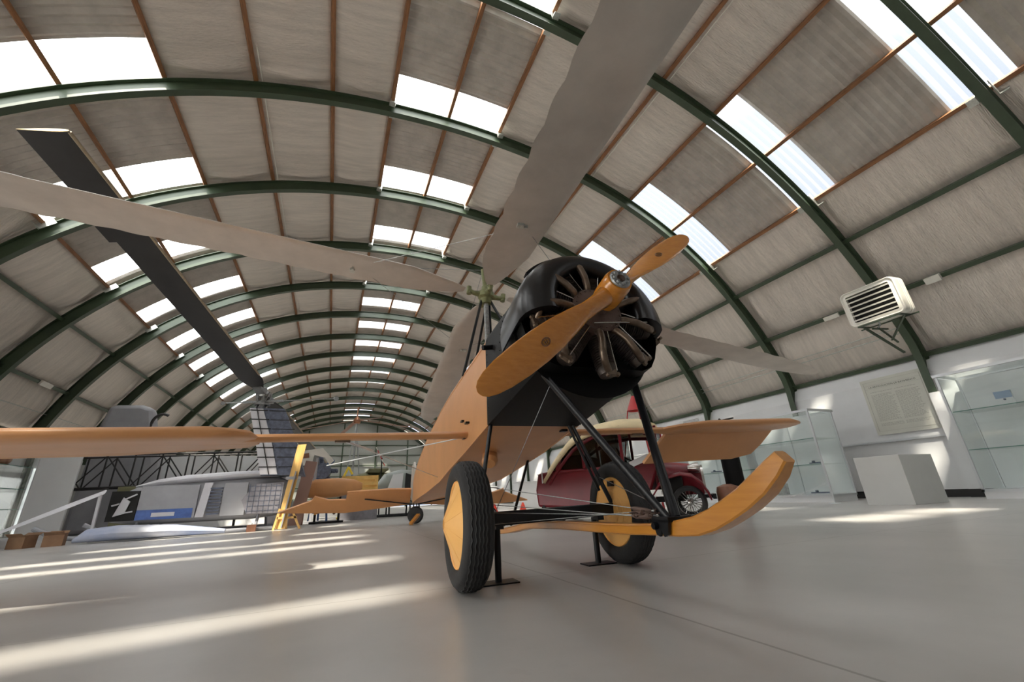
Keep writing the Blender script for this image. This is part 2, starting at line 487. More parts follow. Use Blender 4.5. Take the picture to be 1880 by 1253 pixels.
# corrugated sheeting with the translucent strips; wave runs along the hall
SKY0, SKYS, SKYW = 1.82, 3.43, 1.03
sky_c = [SKY0+SKYS*k for k in range(-3, 17)]
streak_strips = [(-1.84, .23), (-0.02, .20), (2.33, .20), (3.63, .22), (5.53, .26)]        # unseen roof strips added, placed to cast the sun streaks on the floor
def in_sky(y, left):
    if left and y < 7.2:
        return any(abs(y-c) < w for c, w in streak_strips)
    return any(abs(y-c) < SKYW/2 for c in sky_c)
def corrugated(d0, d1, left):
    t0, t1 = R(d0), R(d1); nv = 8
    st = 0.0442
    N = int((Y_END-Y_FRONT)/st)
    solid, clear = MB(), {}
    def P(i, j):
        y = Y_FRONT+i*st; th = t0+(t1-t0)*j/nv
        x, z = sect(th, ROOF+0.030*math.sin(2*math.pi*i/4.0))
        return Vector((x, y, z))
    runs = []; cur = None
    for i in range(N):
        s_ = in_sky(Y_FRONT+(i+0.5)*st, left)
        if cur is None or cur[0] != s_:
            cur = [s_, i, i+1]; runs.append(cur)
        else: cur[2] = i+1
    outs = []
    for s_, i0, i1 in runs:
        mb = solid if not s_ else MB()
        k = len(mb.v)
        for i in range(i0, i1+1):
            for j in range(nv+1): mb.v.append(P(i, j))
        for i in range(i1-i0):
            for j in range(nv):
                a = k+i*(nv+1)+j
                mb.f.append((a, a+1, a+nv+2, a+nv+1))
        if s_: outs.append(mb)
    struct(solid.build('ceiling_sheeting', 'cement', ang=60), 'grey corrugated cement roof sheeting')
    return outs
nwin = 0
for a, b, lf in ((-47.7, -39.2, True), (-39.2, -31.2, True), (-7.9, -0.4, False), (-0.4, 6.9, False), (29.6, 37.85, False), (37.85, 46.0, False)):
    for mb in corrugated(a, b, lf):
        nwin += 1
        struct(mb.build('window_%d' % nwin, 'skylight', ang=60), 'translucent corrugated roof light')
# outer weather skin over the lined part, so no daylight leaks through the quilts
def skin(d0, d1):
    t0, t1 = R(d0), R(d1)
    def f(u, v):
        x, z = sect(t0+(t1-t0)*u, ROOF+0.06); return (x, Y_FRONT+(Y_END-Y_FRONT)*v, z)
    return MB().grid(f, 14, 1)
for a, b in ((-76, -47.7), (-31.2, -7.9), (6.9, 29.6), (46.0, 90)):
    struct(skin(a, b).build('ceiling_skin', 'cement', ang=60), 'outer roof sheeting above the insulation')

# side walls: white boards between floor and the lowest purlin
XR, XL = 14.15, -9.72
def side_wall(x, name, ztop):
    mb = MB()
    sgn = 1 if x > 0 else -1
    # unseen gap near the front of the left side, added for side light
    for ya, yb in (((Y_FRONT, -4.6), (8.5, Y_END)) if x < 0 else ((Y_FRONT, Y_END),)):
        mb.box((x+sgn*0.03, (ya+yb)/2, ztop/2), (0.06, yb-ya, ztop))
    return struct(mb.build(name, 'white_wall'), 'white boarded side wall')
wr_ = side_wall(XR, 'wall_right', 3.05)
wl_ = side_wall(XL, 'wall_left', 2.75)
struct(MB().box((XR-0.012, (Y_FRONT+Y_END)/2, 0.09), (0.024, Y_END-Y_FRONT, 0.18)).build('baseboard_right', 'black_base'), 'black skirting at the foot of the right wall')
struct(MB().box((XL+0.012, (8.5+Y_END)/2, 0.09), (0.024, Y_END-8.5, 0.18)).build('baseboard_left', 'black_base'), 'black skirting at the foot of the left wall')
struct(MB().box((13.955, 5.13, 1.25), (0.05, 0.62, 2.5)).build('wall_panel', 'white_wall'), 'white cladding panel covering the foot of the right arch')
struct(MB().box((13.92, 5.13, 0.09), (0.024, 0.62, 0.18)).build('baseboard_panel', 'black_base'), 'black skirting under the cladding panel')
struct(MB().box((XR-0.03, 7.18, 1.46), (0.06, 3.42, 0.05)).build('trim_1', 'alu'), 'aluminium rail across the white wall boards')
# little eaves board closing the gap between boards and vault
for sgn, x, zt, dg in ((1, XR, 3.05, 68.35), (-1, XL, 2.75, -69.5)):
    xa, za = sect(R(dg), 0.35)
    struct(MB().grid(lambda u, v: (x+(xa-x)*u, Y_FRONT+(Y_END-Y_FRONT)*v, zt-0.03+(za-zt+0.03)*u), 1, 1).build('trim_%d' % (2 if sgn > 0 else 3), 'white_wall'), 'white eaves board under the lowest purlin')

# far end: white gable with a dark steel grid
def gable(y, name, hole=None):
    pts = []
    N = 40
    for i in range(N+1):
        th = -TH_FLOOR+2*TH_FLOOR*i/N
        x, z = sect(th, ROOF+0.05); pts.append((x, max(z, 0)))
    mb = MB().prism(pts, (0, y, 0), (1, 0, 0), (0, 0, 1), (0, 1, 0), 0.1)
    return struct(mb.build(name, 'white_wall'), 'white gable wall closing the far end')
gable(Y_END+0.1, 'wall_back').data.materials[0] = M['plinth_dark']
# front end wall, unseen behind the camera, closed right across
struct(MB().box((HX, Y_FRONT-.1, 3.1), (25.6, .2, 6.2)).box((HX, Y_FRONT-.1, 8.7), (25.6, .2, 5.0)).build('wall_front', 'white_wall'), 'front wall of the hangar')
gb = MB()
for x in (-7.5, -3.3, 0.9, 5.1, 9.3, 12.8):
    th = math.asin(max(-1, min(1, (x-HX)/12.6)))
    gb.box((x, Y_END-0.05, (HZ+12.3*math.cos(th))/2), (0.16, 0.12, HZ+12.3*math.cos(th)))
for z in (1.4, 2.7, 4.0, 5.3, 6.6, 7.9, 9.2):
    hw = math.sqrt(max(0.1, 12.3**2-(z-HZ)**2))
    gb.box((HX, Y_END-0.08, z), (min(2*hw, 23.6), 0.09, 0.1))
struct(gb.build('trim_4', 'green_steel'), 'dark steel frame of the far gable')

# galvanised purlin clips bolted to the arches
clip0 = MB()
clip0.box((0, 0, 0.02), (0.16, 0.016, 0.40)); clip0.box((0, 0.07, -0.16), (0.16, 0.15, 0.016))
for zz in (-0.03, 0.06, 0.15): clip0.lathe([(0.0, 0.02), (0.018, 0.02), (0.018, 0.0)], (0.02, 0, zz), (0, -1, 0), 8)
clip0 = clip0.build('purlin_clip', 'galv')
first = True
wh = {-7.9: 'left edge of the crown roof lights', 6.9: 'right edge of the crown roof lights', 46.0: 'lower edge of the right roof lights', -47.7: 'lower edge of the left roof lights'}
for d, ks in ((-7.9, (1, 2, 3, 4)), (6.9, (0, 1, 2, 3, 4)), (46.0, (-1, 0, 1, 2)), (-47.7, (2, 3, 4, 5, 6))):
    for k in ks:
        for sd in (-1, 1):
            if first: o = clip0; first = False
            else: o = clip0.copy(); COL.objects.link(o)
            x, z = sect(R(d), 0.33)
            o.location = (x, ARCH0+ARCHS*k+sd*0.13, z)
            o.rotation_euler = (0, R(d), 0 if sd > 0 else math.pi)
            tag(o, 'galvanised bracket where green arch meets timber, '+wh[d], 'bracket', 'purlin brackets '+wh[d])

# ================================================================ the autogiro
# local frame: x across (to the right of the picture), y to the tail, z up; origin on the floor between the wheels
giro = thing('autogiro', 'orange autogiro with black round engine cowling, wooden propeller and grey rotor blades', 'autogiro', (1.442, 2.786, 0), -0.063)
PIT = R(14)
AX = V(0, -math.cos(PIT), math.sin(PIT))          # forward along the engine shaft
UPX = V(0, math.sin(PIT), math.cos(PIT))
FACE = V(0, -1.177, 1.603)
def ax(d): return FACE-AX*d
XU = V(1, 0, 0)

# --- propeller
prop = MB()
hubc = ax(0.11)
prop.lathe([(0, .0), (.066, .0), (.078, .012), (.082, .05), (.082, .17), (.074, .195), (0, .195)], ax(0.195), AX, 28)
pa = R(39)
pd = XU*math.cos(pa)+UPX*math.sin(pa)
pc = XU*-math.sin(pa)+UPX*math.cos(pa)
for sg in (1, -1):
    secs = []
    data = [(.0, .145, .75, 80), (.07, .142, .74, 78), (.13, .125, .66, 66), (.19, .115, .52, 54), (.27, .125, .36, 43), (.38, .155, .24, 33), (.52, .185, .17, 27), (.66, .196, .13, 23), (.80, .188, .11, 20), (.92, .165, .09, 17.5), (1.0, .132, .085, 16), (1.045, .095, .08, 15), (1.068, .055, .08, 15), (1.076, .015, .09, 15)]
    for r, c, t, tw in data:
        d = pd*sg; cd = pc*sg
        a = R(tw)
        if r > .2: c *= .88
        chord = (cd*math.cos(a)+AX*-math.sin(a)); nr = (cd*math.sin(a)+AX*math.cos(a))
        o = hubc+d*r
        ring = []
        n = 20
        for j in range(n):
            q = 2*math.pi*j/n
            ex = math.copysign(abs(math.cos(q))**0.9, math.cos(q))*c/2
            ey = math.sin(q)*c*t/2
            ring.append(o+chord*ex+nr*ey)
        secs.append(ring)
    prop.rings(secs)
prop = prop.build('propeller', 'prop_wood', giro, ang=50)
plate = MB().lathe([(.024, .0), (.024, .012), (.058, .012), (.062, .006), (.062, -.004)], ax(0), AX, 32)
for k in range(8):
    a = 2*math.pi*k/8
    p = ax(-.012)+XU*math.cos(a)*.043+UPX*math.sin(a)*.043
    plate.lathe([(0, .012), (.008, .012), (.009, .0)], p, AX, 6)
for k in range(8):
    a = 2*math.pi*(k+.5)/8
    p = ax(-.012)+XU*math.cos(a)*.052+UPX*math.sin(a)*.052
    plate.lathe([(0, .004), (.005, .004), (.006, .0)], p, AX, 6)
plate.build('hub_plate', 'steel_grey', prop)
MB().lathe([(0, .004), (.013, .004), (.024, .018), (.026, .0)], ax(0), AX, 18).build('shaft_end', 'engine_brown', prop)
for sg in (1, -1):
    d = pd*sg; cd = pc*sg; a = R(23)
    nr = (cd*math.sin(a)+AX*math.cos(a)); ch = (cd*math.cos(a)-AX*math.sin(a))
    o = hubc+d*0.62+nr*0.0142
    mk = MB()
    for r_ in (.026, .020):
        mk.tube([o+d*math.cos(t)*r_*1.15+ch*math.sin(t)*r_*.8 for t in [2*math.pi*i/24 for i in range(25)]], .0011, 5)
    mk.bar(o-d*.018, o+d*.018, .0018, .0018); mk.bar(o-ch*.011+d*.006, o+ch*.011+d*.006, .0018, .0018); mk.bar(o-ch*.011-d*.006, o+ch*.011-d*.006, .0018, .0018)
    mk.build('maker_mark', 'plate_black', prop)

# --- engine
eng = MB().lathe([(0, .0), (.05, .0), (.05, -.012), (.15, -.016), (.160, -.026), (.160, -.16), (.14, -.18), (0, -.18)], ax(0.24), AX, 40)
for k in range(22):
    a = 2*math.pi*k/22
    eng.lathe([(0, .006), (.006, .005), (.007, .0)], ax(.257)+(XU*math.cos(a)+UPX*math.sin(a))*.141, AX, 6)
eng = eng.build('engine', 'engine_brown', giro)
MB().lathe([(.028, 0), (.028, .12)], ax(.26), AX, 16).build('shaft', 'steel_grey', eng)
for k in range(9):
    a = 2*math.pi*k/9+R(-88)
    e = XU*math.cos(a)+UPX*math.sin(a); tn = XU*-math.sin(a)+UPX*math.cos(a)
    prof = [(0, .11), (.058, .11)]
    h = .15
    while h < .36:
        prof += [(.050, h), (.062, h+.003), (.062, h+.006), (.050, h+.009)]; h += .015
    prof += [(.056, .37), (.05, .40), (0, .41)]
    cyl = MB().lathe(prof, ax(.365), e, 20).build('cylinder', 'cylinder_iron', eng)
    hd = MB()
    hc = ax(.33)+e*.405
    hd.box(hc, (.05, .035, .03), ax=(tn, e, AX))
    hd.tube([hc-tn*.035+e*.012, hc+tn*.035+e*.012], .007, 8)
    for q in (-1, 1):
        hd.lathe([(0, .018), (.012, .018), (.014, 0)], hc+tn*q*.03+e*.014, AX, 8)
    hd.build('rocker_gear', 'copper_pipe', cyl)
    b = a-R(13); eb = XU*math.cos(b)+UPX*math.sin(b)
    pp = [ax(.29)+eb*.15, ax(.262)+eb*.18, ax(.245)+eb*.25, ax(.25)+eb*.325, ax(.27)+eb*.365+tn*.018, ax(.30)+eb*.385+tn*.045, ax(.335)+e*.392-tn*.012]
    pts = []
    for i in range(len(pp)-1):
        for j in range(3): pts.append(pp[i].lerp(pp[i+1], j/3))
    pts.append(pp[-1])
    MB().tube(pts, .0215, 12).build('intake_pipe', 'copper_pipe', eng)
    MB().tube([ax(.265)+e*.16+tn*.012, ax(.285)+e*.415+tn*.006], .0040, 8).build('pushrod', 'chrome', eng)
MB().tube([ax(.22)+XU*-.09+UPX*-.145, ax(.27)+XU*.335-UPX*.055], .0085, 8, flat=.6).build('stay_rod', 'chrome', eng)

# --- cowling
def arc_ref(deg): return UPX
cw = MB()
prof = [(.335, .34), (.322, .30), (.322, .275), (.332, .248), (.352, .232), (.382, .228), (.415, .238), (.447, .262), (.470, .300), (.484, .350), (.488, .42), (.488, .56), (.486, .70), (.478, .702), (.478, .45), (.46, .35), (.42, .29), (.37, .29), (.345, .34)]
prof = [(r, -h) for r, h in prof]
# angle measured from the top; the front ring is a horseshoe open below
SGN = AX.cross(UPX).dot(XU)          # +1: angle grows to the right
a0, a1 = R(-97), R(100)
if SGN < 0: a0, a1 = -a1, -a0
NA = 72
for i in range(NA+1):
    t = a0+(a1-a0)*i/NA
    side_ = min(1.0, abs(math.sin(t))**1.5)
    rin = .325-.065*side_                      # the opening is narrower at the sides
    e = UPX*math.cos(t)+AX.cross(UPX)*math.sin(t)
    for r, h in prof:
        rr_ = r if r >= .470 else rin+(r-.322)/(.470-.322)*(.470-rin)
        cw.v.append(ax(0)+AX*h+e*rr_)
k = len(prof)
for i in range(NA):
    for j in range(k-1):
        cw.f.append((i*k+j, (i+1)*k+j, (i+1)*k+j+1, i*k+j+1))
cw.f.append(tuple(range(k))); cw.f.append(tuple(NA*k+i for i in reversed(range(k))))
cow = cw.build('engine_cowling', 'black_paint', giro, ang=40)
MB().lathe([(0, -.50), (.478, -.50)], ax(0), AX, 48).build('bulkhead', 'black_matte', cow)
# raised strap on the crown of the cowling and its lock
st = MB()
for i in range(0, 15):
    t = R(-52+i*5)
    p0 = ax(.36)+(XU*math.sin(t)+UPX*math.cos(t))*.494
    t2 = R(-52+(i+1)*5)
    p1 = ax(.36)+(XU*math.sin(t2)+UPX*math.cos(t2))*.494
    st.bar(p0, p1, .045, .010, upv=(XU*math.sin(t)+UPX*math.cos(t)))
st.build('cowl_strap', 'black_tube', cow)
lk = MB()
for t in (R(101),):
    e = XU*math.sin(t)+UPX*math.cos(t)
    lk.box(ax(.42)+e*.495, (.03, .06, .03), ax=(e, AX, e.cross(AX)))
    lk.tube([ax(.36)+e*.50, ax(.50)+e*.50], .010, 8)
lk.build('cowl_latch', 'copper_pipe', cow)

# --- fuselage: stations (s rearward y, half width, bottom, longeron, crown rise)
ST = [(0.20, .385, 1.03, 1.70, .17), (1.0, .40, .90, 1.645, .16), (1.7, .40, .81, 1.605, .16), (2.4, .385, .72, 1.565, .16), (4.0, .325, .63, 1.46, .14), (6.0, .225, .56, 1.28, .10), (7.5, .135, .50, 1.09, .05), (8.6, .04, .46, .92, .01)]
def section(w, zb, zt, cr, y, sh=0.0):
    pts = []
    for i in range(7): pts.append(V(-w+2*w*i/6, y, zb))
    for i in range(1, 6): pts.append(V(w, y+sh*i/6, zb+(zt-zb)*i/6))
    for i in range(13):
        a = math.pi*i/12
        pts.append(V(w*math.cos(a), y+sh, zt+cr*math.sin(a)))
    for i in range(5, 0, -1): pts.append(V(-w, y+sh*i/6, zb+(zt-zb)*i/6))
    return pts
rs = []
for i in range(len(ST)-1):
    for j in range(4):
        t = j/4
        a, b = ST[i], ST[i+1]
        rs.append(section(*[a[q]+(b[q]-a[q])*t for q in (1, 2, 3, 4)], a[0]+(b[0]-a[0])*t))
rs.append(section(ST[-1][1], ST[-1][2], ST[-1][3], ST[-1][4], ST[-1][0]))
fus = MB().rings(rs).build('fuselage', 'orange', giro, ang=32)
# black sheet metal nose: round behind the cowling, square at the firewall
base = section(.389, 1.026, 1.705, .172, 0.21)
cen = V(0, 0.21, 1.38)
rs = []
N = 12
c0 = ax(.38)
ringc = []
for p in base:
    e = (XU*p.x+UPX*(p.z-cen.z)).normalized()
    q = e*.470
    u_ = q.dot(UPX)
    if u_ < -.345: q = q+UPX*(-.345-u_)        # flat belly under the engine
    ringc.append(c0+q)
for i in range(N+1):
    t = i/N; tt = t*t*(3-2*t)*0.5+t*0.5
    rs.append([ringc[j].lerp(base[j], tt) for j in range(len(base))])
MB().rings(rs, caps=False).build('nose_cowling', 'black_belly', fus, ang=30)
# rivet lines
rv = MB()
for i in range(10):
    for row in (rs[3], rs[7], rs[11]):
        pass
for sd in (-1, 1):
    for row, k_ in ((rs[11], 1.0), (rs[6], 1.0)):
        for z_ in range(12):
            t = z_/11
            js = [j for j in range(len(base)) if base[j].x*sd > 0.38 and base[j].z < 1.72]
            js.sort(key=lambda j: base[j].z)
            f_ = t*(len(js)-1); i0 = min(int(f_), len(js)-2)
            p = row[js[i0]].lerp(row[js[i0+1]], f_-i0)
            rv.ball(p+V(sd*.001, 0, 0), .0055, 6)
rv.build('rivet_line', 'black_tube', fus)
ex = MB().tube([V(-.30, .02, 1.62), V(-.42, -.01, 1.59), V(-.475, -.02, 1.58)], .02, 12).build('exhaust_stub', 'black_tube', fus)
for y, n_ in ((1.95, 'front'), (3.1, 'rear')):
    w = .25
    ck = MB()
    ck.tube([V(w*math.cos(t), y+.28*math.sin(t), 1.745-.012*(y-1.9)+.03*abs(math.sin(t))-.055*abs(math.cos(t))) for t in [2*math.pi*i/24 for i in range(25)]], .022, 8)
    ck.build('cockpit_rim', 'brown', fus)
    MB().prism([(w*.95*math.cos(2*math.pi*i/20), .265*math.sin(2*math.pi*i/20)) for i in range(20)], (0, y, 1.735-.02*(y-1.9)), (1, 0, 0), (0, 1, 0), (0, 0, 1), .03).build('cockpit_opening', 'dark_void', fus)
# lacing line and small fittings on the belly
sm = MB()
for sd in (-1, 1):
    for i in range(len(ST)-1):
        a, b = ST[i], ST[i+1]
        sm.tube([V(sd*a[1], a[0], a[2]), V(sd*b[1], b[0], b[2])], .006, 6)
        sm.tube([V(sd*a[1], a[0], a[3]), V(sd*b[1], b[0], b[3])], .005, 6)
sm.build('edge_seam', 'orange', fus)
ft = MB()
for (x, y, z) in ((-.36, .34, 1.02), (.36, .34, 1.02), (.30, .30, 1.006), (-.40, 1.0, 1.2), (-.405, .8, 1.15)):
    ft.box((x, y, z), (.05, .06, .018))
ft.build('fabric_fitting', 'black_tube', fus)
cap = MB()
cap.tube([V(-.13, 1.05, .92), V(-.17, .93, .82), V(-.175, .90, .795)], [.07, .075, .045], 16)
cap.build('belly_fairing', 'orange', fus)

# --- tail surfaces
def tailplane(sd):
    zt, zb = .80, .42
    poly = [(-.12, .80), (-.62, .815), (-1.2, .80), (-1.60, .785), (-1.62, .62), (-2.0, .63), (-2.30, .72), (-2.36, .63), (-3.08, .40), (-2.7, .38), (-1.62, .33), (-.85, .39), (-.40, .43), (-.12, .46)]
    if sd > 0: poly = [(-x, z) for x, z in poly][::-1]
    n_ = V(0, .93, .36).normalized()
    mb = MB()
    front = [V(x, 8.15+(.80-z)*1.0, z) for x, z in poly]
    r1 = [p+V(0, .035, .03) for p in front]
    mb.rings([front, r1] if sd < 0 else [front, r1])
    return mb.build('tailplane', 'orange', giro, ang=30)
tpl = tailplane(-1)
tpr = tailplane(1)
for sd, tp in ((-1, tpl), (1, tpr)):
    MB().tube([V(sd*1.2, 8.28, .62), V(sd*.06, 8.35, .45)], .014, 8).build('tailplane_strut', 'black_tube', tp)
    MB().tube([V(sd*.75, 8.2, .78), V(sd*.06, 8.5, .52)], .012, 8).build('tailplane_stay', 'black_tube', tp)
fin = MB().prism([(8.3, .9), (8.75, .5), (9.25, .62), (9.35, 1.0), (9.15, 1.42), (8.75, 1.5), (8.45, 1.25)], (0, 0, 0), (0, 1, 0), (0, 0, 1), (1, 0, 0), .05).build('rudder', 'blade_fabric', giro)
tw = MB().lathe([(0, -.03), (.05, -.04), (.06, -.045), (.13, -.045), (.17, -.05), (.195, -.03), (.20, 0), (.195, .03), (.17, .05), (.13, .045), (.06, .045), (.05, .04), (0, .03)], (0, 8.18, .205), (.5, .87, 0), 28).build('tail_wheel', 'rubber', giro)
MB().tube([V(-.06, 8.18, .205), V(.06, 8.18, .205)], .02, 8).build('tail_axle', 'black_tube', tw)
for sd in (-1, 1):
    MB().tube([V(sd*.06, 8.18, .205), V(sd*.03, 8.35, .50)], .014, 8).build('tail_fork', 'black_tube', tw)

# --- wheels
def wheel(x, y, sd):
    c = V(x, y, .366)
    tp_ = []
    for i in range(25):
        t = 2*math.pi*i/24
        tp_.append((.302+.064*math.copysign(abs(math.cos(t))**.8, math.cos(t)), .088*math.copysign(abs(math.sin(t))**.8, math.sin(t))))
    prof = []
    for r_, h in tp_: prof.append((r_, h))
    w = MB().lathe(prof, c, (1, 0, 0), 64).build('wheel', 'rubber', giro)
    # zigzag tread ribs
    td = MB()
    for q in (-.052, -.030, -.010, .010, .030, .052):
        pts = []
        for i in range(181):
            t = 2*math.pi*i/180
            h = q+.0032*math.sin(t*40)
            rr = .302+.064*(max(0, 1-(abs(h)/.088)**2.5))**.4-.001
            pts.append(c+V(h, rr*math.cos(t), rr*math.sin(t)))
        td.tube(pts, .0058, 5)
    td.build('tyre_tread', 'rubber', w)
    for od in (sd, -sd):
        ht = .078 if od == sd else .075
        dk = MB()
        nn = 9
        pr = [(.252, .060), (.248, .070), (.242, .062), (.232, .066), (.028, .066+ht), (.026, .062+ht), (.022, .02+ht)]
        if od == -sd: pr = [(.252, .058), (.246, .068), (.238, .060), (.15, .070), (.146, .074), (.10, .082), (.096, .088), (.05, .10), (.045, .105), (.03, .107), (0, .107)]
        dk.lathe(pr, c, (od, 0, 0), nn*6 if od == -sd else 9*4)
        d_ = dk.build('wheel_disc', 'hub_yellow', w, ang=20)
        if od == sd:
            MB().lathe([(0, .05+ht), (.0225, .05+ht)], c, (od, 0, 0), 20).build('hub_bore', 'dark_void', d_)
            ls = MB()
            for k in range(9):
                t = 2*math.pi*k/9
                ls.tube([c+V(od*.0665, .232*math.cos(t), .232*math.sin(t)), c+V(od*(.0665+ht), .028*math.cos(t), .028*math.sin(t))], .0015, 5)
            ls.build('disc_seam', 'hub_yellow', d_)
    vl = MB().box(c+V(-sd*.09, -.05, .20), (.03, .05, .04)).build('valve_flap', 'black_tube', w)
    return w
WL, WR = V(-.639, -.149, .366), V(.655, .149, .366)
wheel(WL.x, WL.y, -1); wheel(WR.x, WR.y, 1)

# --- undercarriage
axl = MB().bar(V(-.57, -.13, .375), V(.60, .13, .385), .06, .085).build('axle_beam', 'black_tube', giro, bevel=.008)
MB().tube([WL+V(.0, 0, 0), WR], .02, 12).build('axle_tube', 'black_tube', axl)
for x in (-.42, .42): MB().box((x, x*.22, .335), (.05, .08, .04)).build('skid_saddle', 'black_tube', axl)
SKM = V(0, -1.275, .385)
def strut(p, q, r_=.022, flat=.6, nm='undercarriage_strut', par=giro, m='black_tube'):
    return MB().tube([p, q], r_, 12, flat=flat, upv=(0, 1, 0)).build(nm, m, par)
strut(V(-.315, -.70, 1.21), SKM+V(-.015, .01, .0), .027)
strut(V(.335, -.70, 1.18), SKM+V(.02, .0, .0), .027)
strut(V(-.365, .20, 1.03), V(-.55, -.10, .42), .024)
strut(V(.335, .20, 1.03), V(.57, .12, .42), .024)
strut(V(-.37, 1.35, .86), V(-.03, .98, .27), .02)
strut(V(.37, 1.35, .86), V(.03, .98, .27), .02)
strut(V(.30, .20, 1.03), V(.50, .17, .52), .016)
# skid
sk = [(-1.24, .205), (-.9, .232), (-.37, .295), (.2, .318), (.7, .326), (1.0, .332), (1.2, .342), (1.34, .352), (1.45, .366), (1.54, .392), (1.62, .425), (1.70, .463), (1.77, .505), (1.83, .550), (1.87, .585)]
rs = []
for i, (s_, z) in enumerate(sk):
    t = i/(len(sk)-1)
    if i == 0: tg = V(0, -(sk[1][0]-sk[0][0]), sk[1][1]-sk[0][1])
    elif i == len(sk)-1: tg = V(0, -(sk[-1][0]-sk[-2][0]), sk[-1][1]-sk[-2][1])
    else: tg = V(0, -(sk[i+1][0]-sk[i-1][0]), sk[i+1][1]-sk[i-1][1])
    tg.normalize()
    nrm = V(1, 0, 0).cross(tg); nrm = nrm if nrm.z > 0 else -nrm
    w = .042 if s_ < 1.2 else .042-.004*min(1, (s_-1.2)/.35)
    if i >= len(sk)-4: w = (.037, .035, .031, .024)[i-len(sk)+4]
    h = .024 if s_ < 1.2 else .024+.014*min(1, (s_-1.2)/.3)
    if i == len(sk)-1: h = .024
    if i == len(sk)-2: h = .033
    c = V(0, -s_, z)
    rd = .006
    rs.append([c+V(x, 0, 0)+nrm*y for x, y in ((-w+rd, -h), (w-rd, -h), (w, -h+rd), (w, h-rd), (w-rd, h), (-w+rd, h), (-w, h-rd), (-w, -h+rd))])
skid = MB().rings(rs).build('nose_skid', 'orange_wood', giro, ang=40)
ln = MB()
for zoff in (.019,):
    ln.tube([V(-.046, 1.2, .227), V(-.046, .9, .25), V(-.046, .37, .314), V(-.046, -.2, .337), V(-.046, -1.0, .351), V(-.046, -1.2, .360)], .004, 6)
ln.build('skid_groove', 'orange_wood', skid)
fk = MB()
for sx in (-1, 1):
    fk.prism([(-1.325, .385), (-1.215, .385), (-1.235, .325), (-1.255, .318), (-1.270, .345), (-1.285, .318), (-1.31, .328)], (sx*.054, 0, 0), (0, 1, 0), (0, 0, 1), (1, 0, 0), .012)
fk.box((0, -1.27, .385), (.12, .11, .02))
for sx in (-1, 1): fk.lathe([(0, .02), (.014, .02), (.015, 0)], (sx*.060, -1.245, .36), (sx, 0, 0), 8)
fk.build('skid_bracket', 'black_tube', skid)
# bracing wires, shock cord and turnbuckles at the skid bracket
wi = MB()
AN = SKM+V(0, .06, .03)
ends = [V(-.60, -.10, .48), V(-.55, -.08, .42), V(-.62, -.05, .60), V(-.55, -.05, .34), V(.50, .15, .62)]
for i, e in enumerate(ends):
    wi.tube([e, AN+V(0, 0, .012*i-.03)], .0022, 6)
wi.tube([V(-.20, -.62, 1.17), V(-.42, -.05, .42)], .0022, 6)
wi.build('bracing_wire', 'steel_grey', giro)
tb = MB()
for i in range(4):
    e = ends[i]; a_ = AN+V(0, 0, .012*i-.03); d = (e-a_).normalized()
    tb.tube([a_+d*.05, a_+d*.07, a_+d*.13, a_+d*.15], [.004, .010, .010, .004], 8)
for i in range(9):
    p = SKM+V(-.03-.014*i, .03+.006*i, .025+.006*math.sin(i*1.7))
    tb.tube([p+V(.011*math.cos(t), .0, .009*math.sin(t)) if i % 2 else p+V(.011*math.cos(t), .009*math.sin(t), 0) for t in [2*math.pi*j/10 for j in range(11)]], .0032, 5)
tb.build('turnbuckle', 'engine_brown', giro)

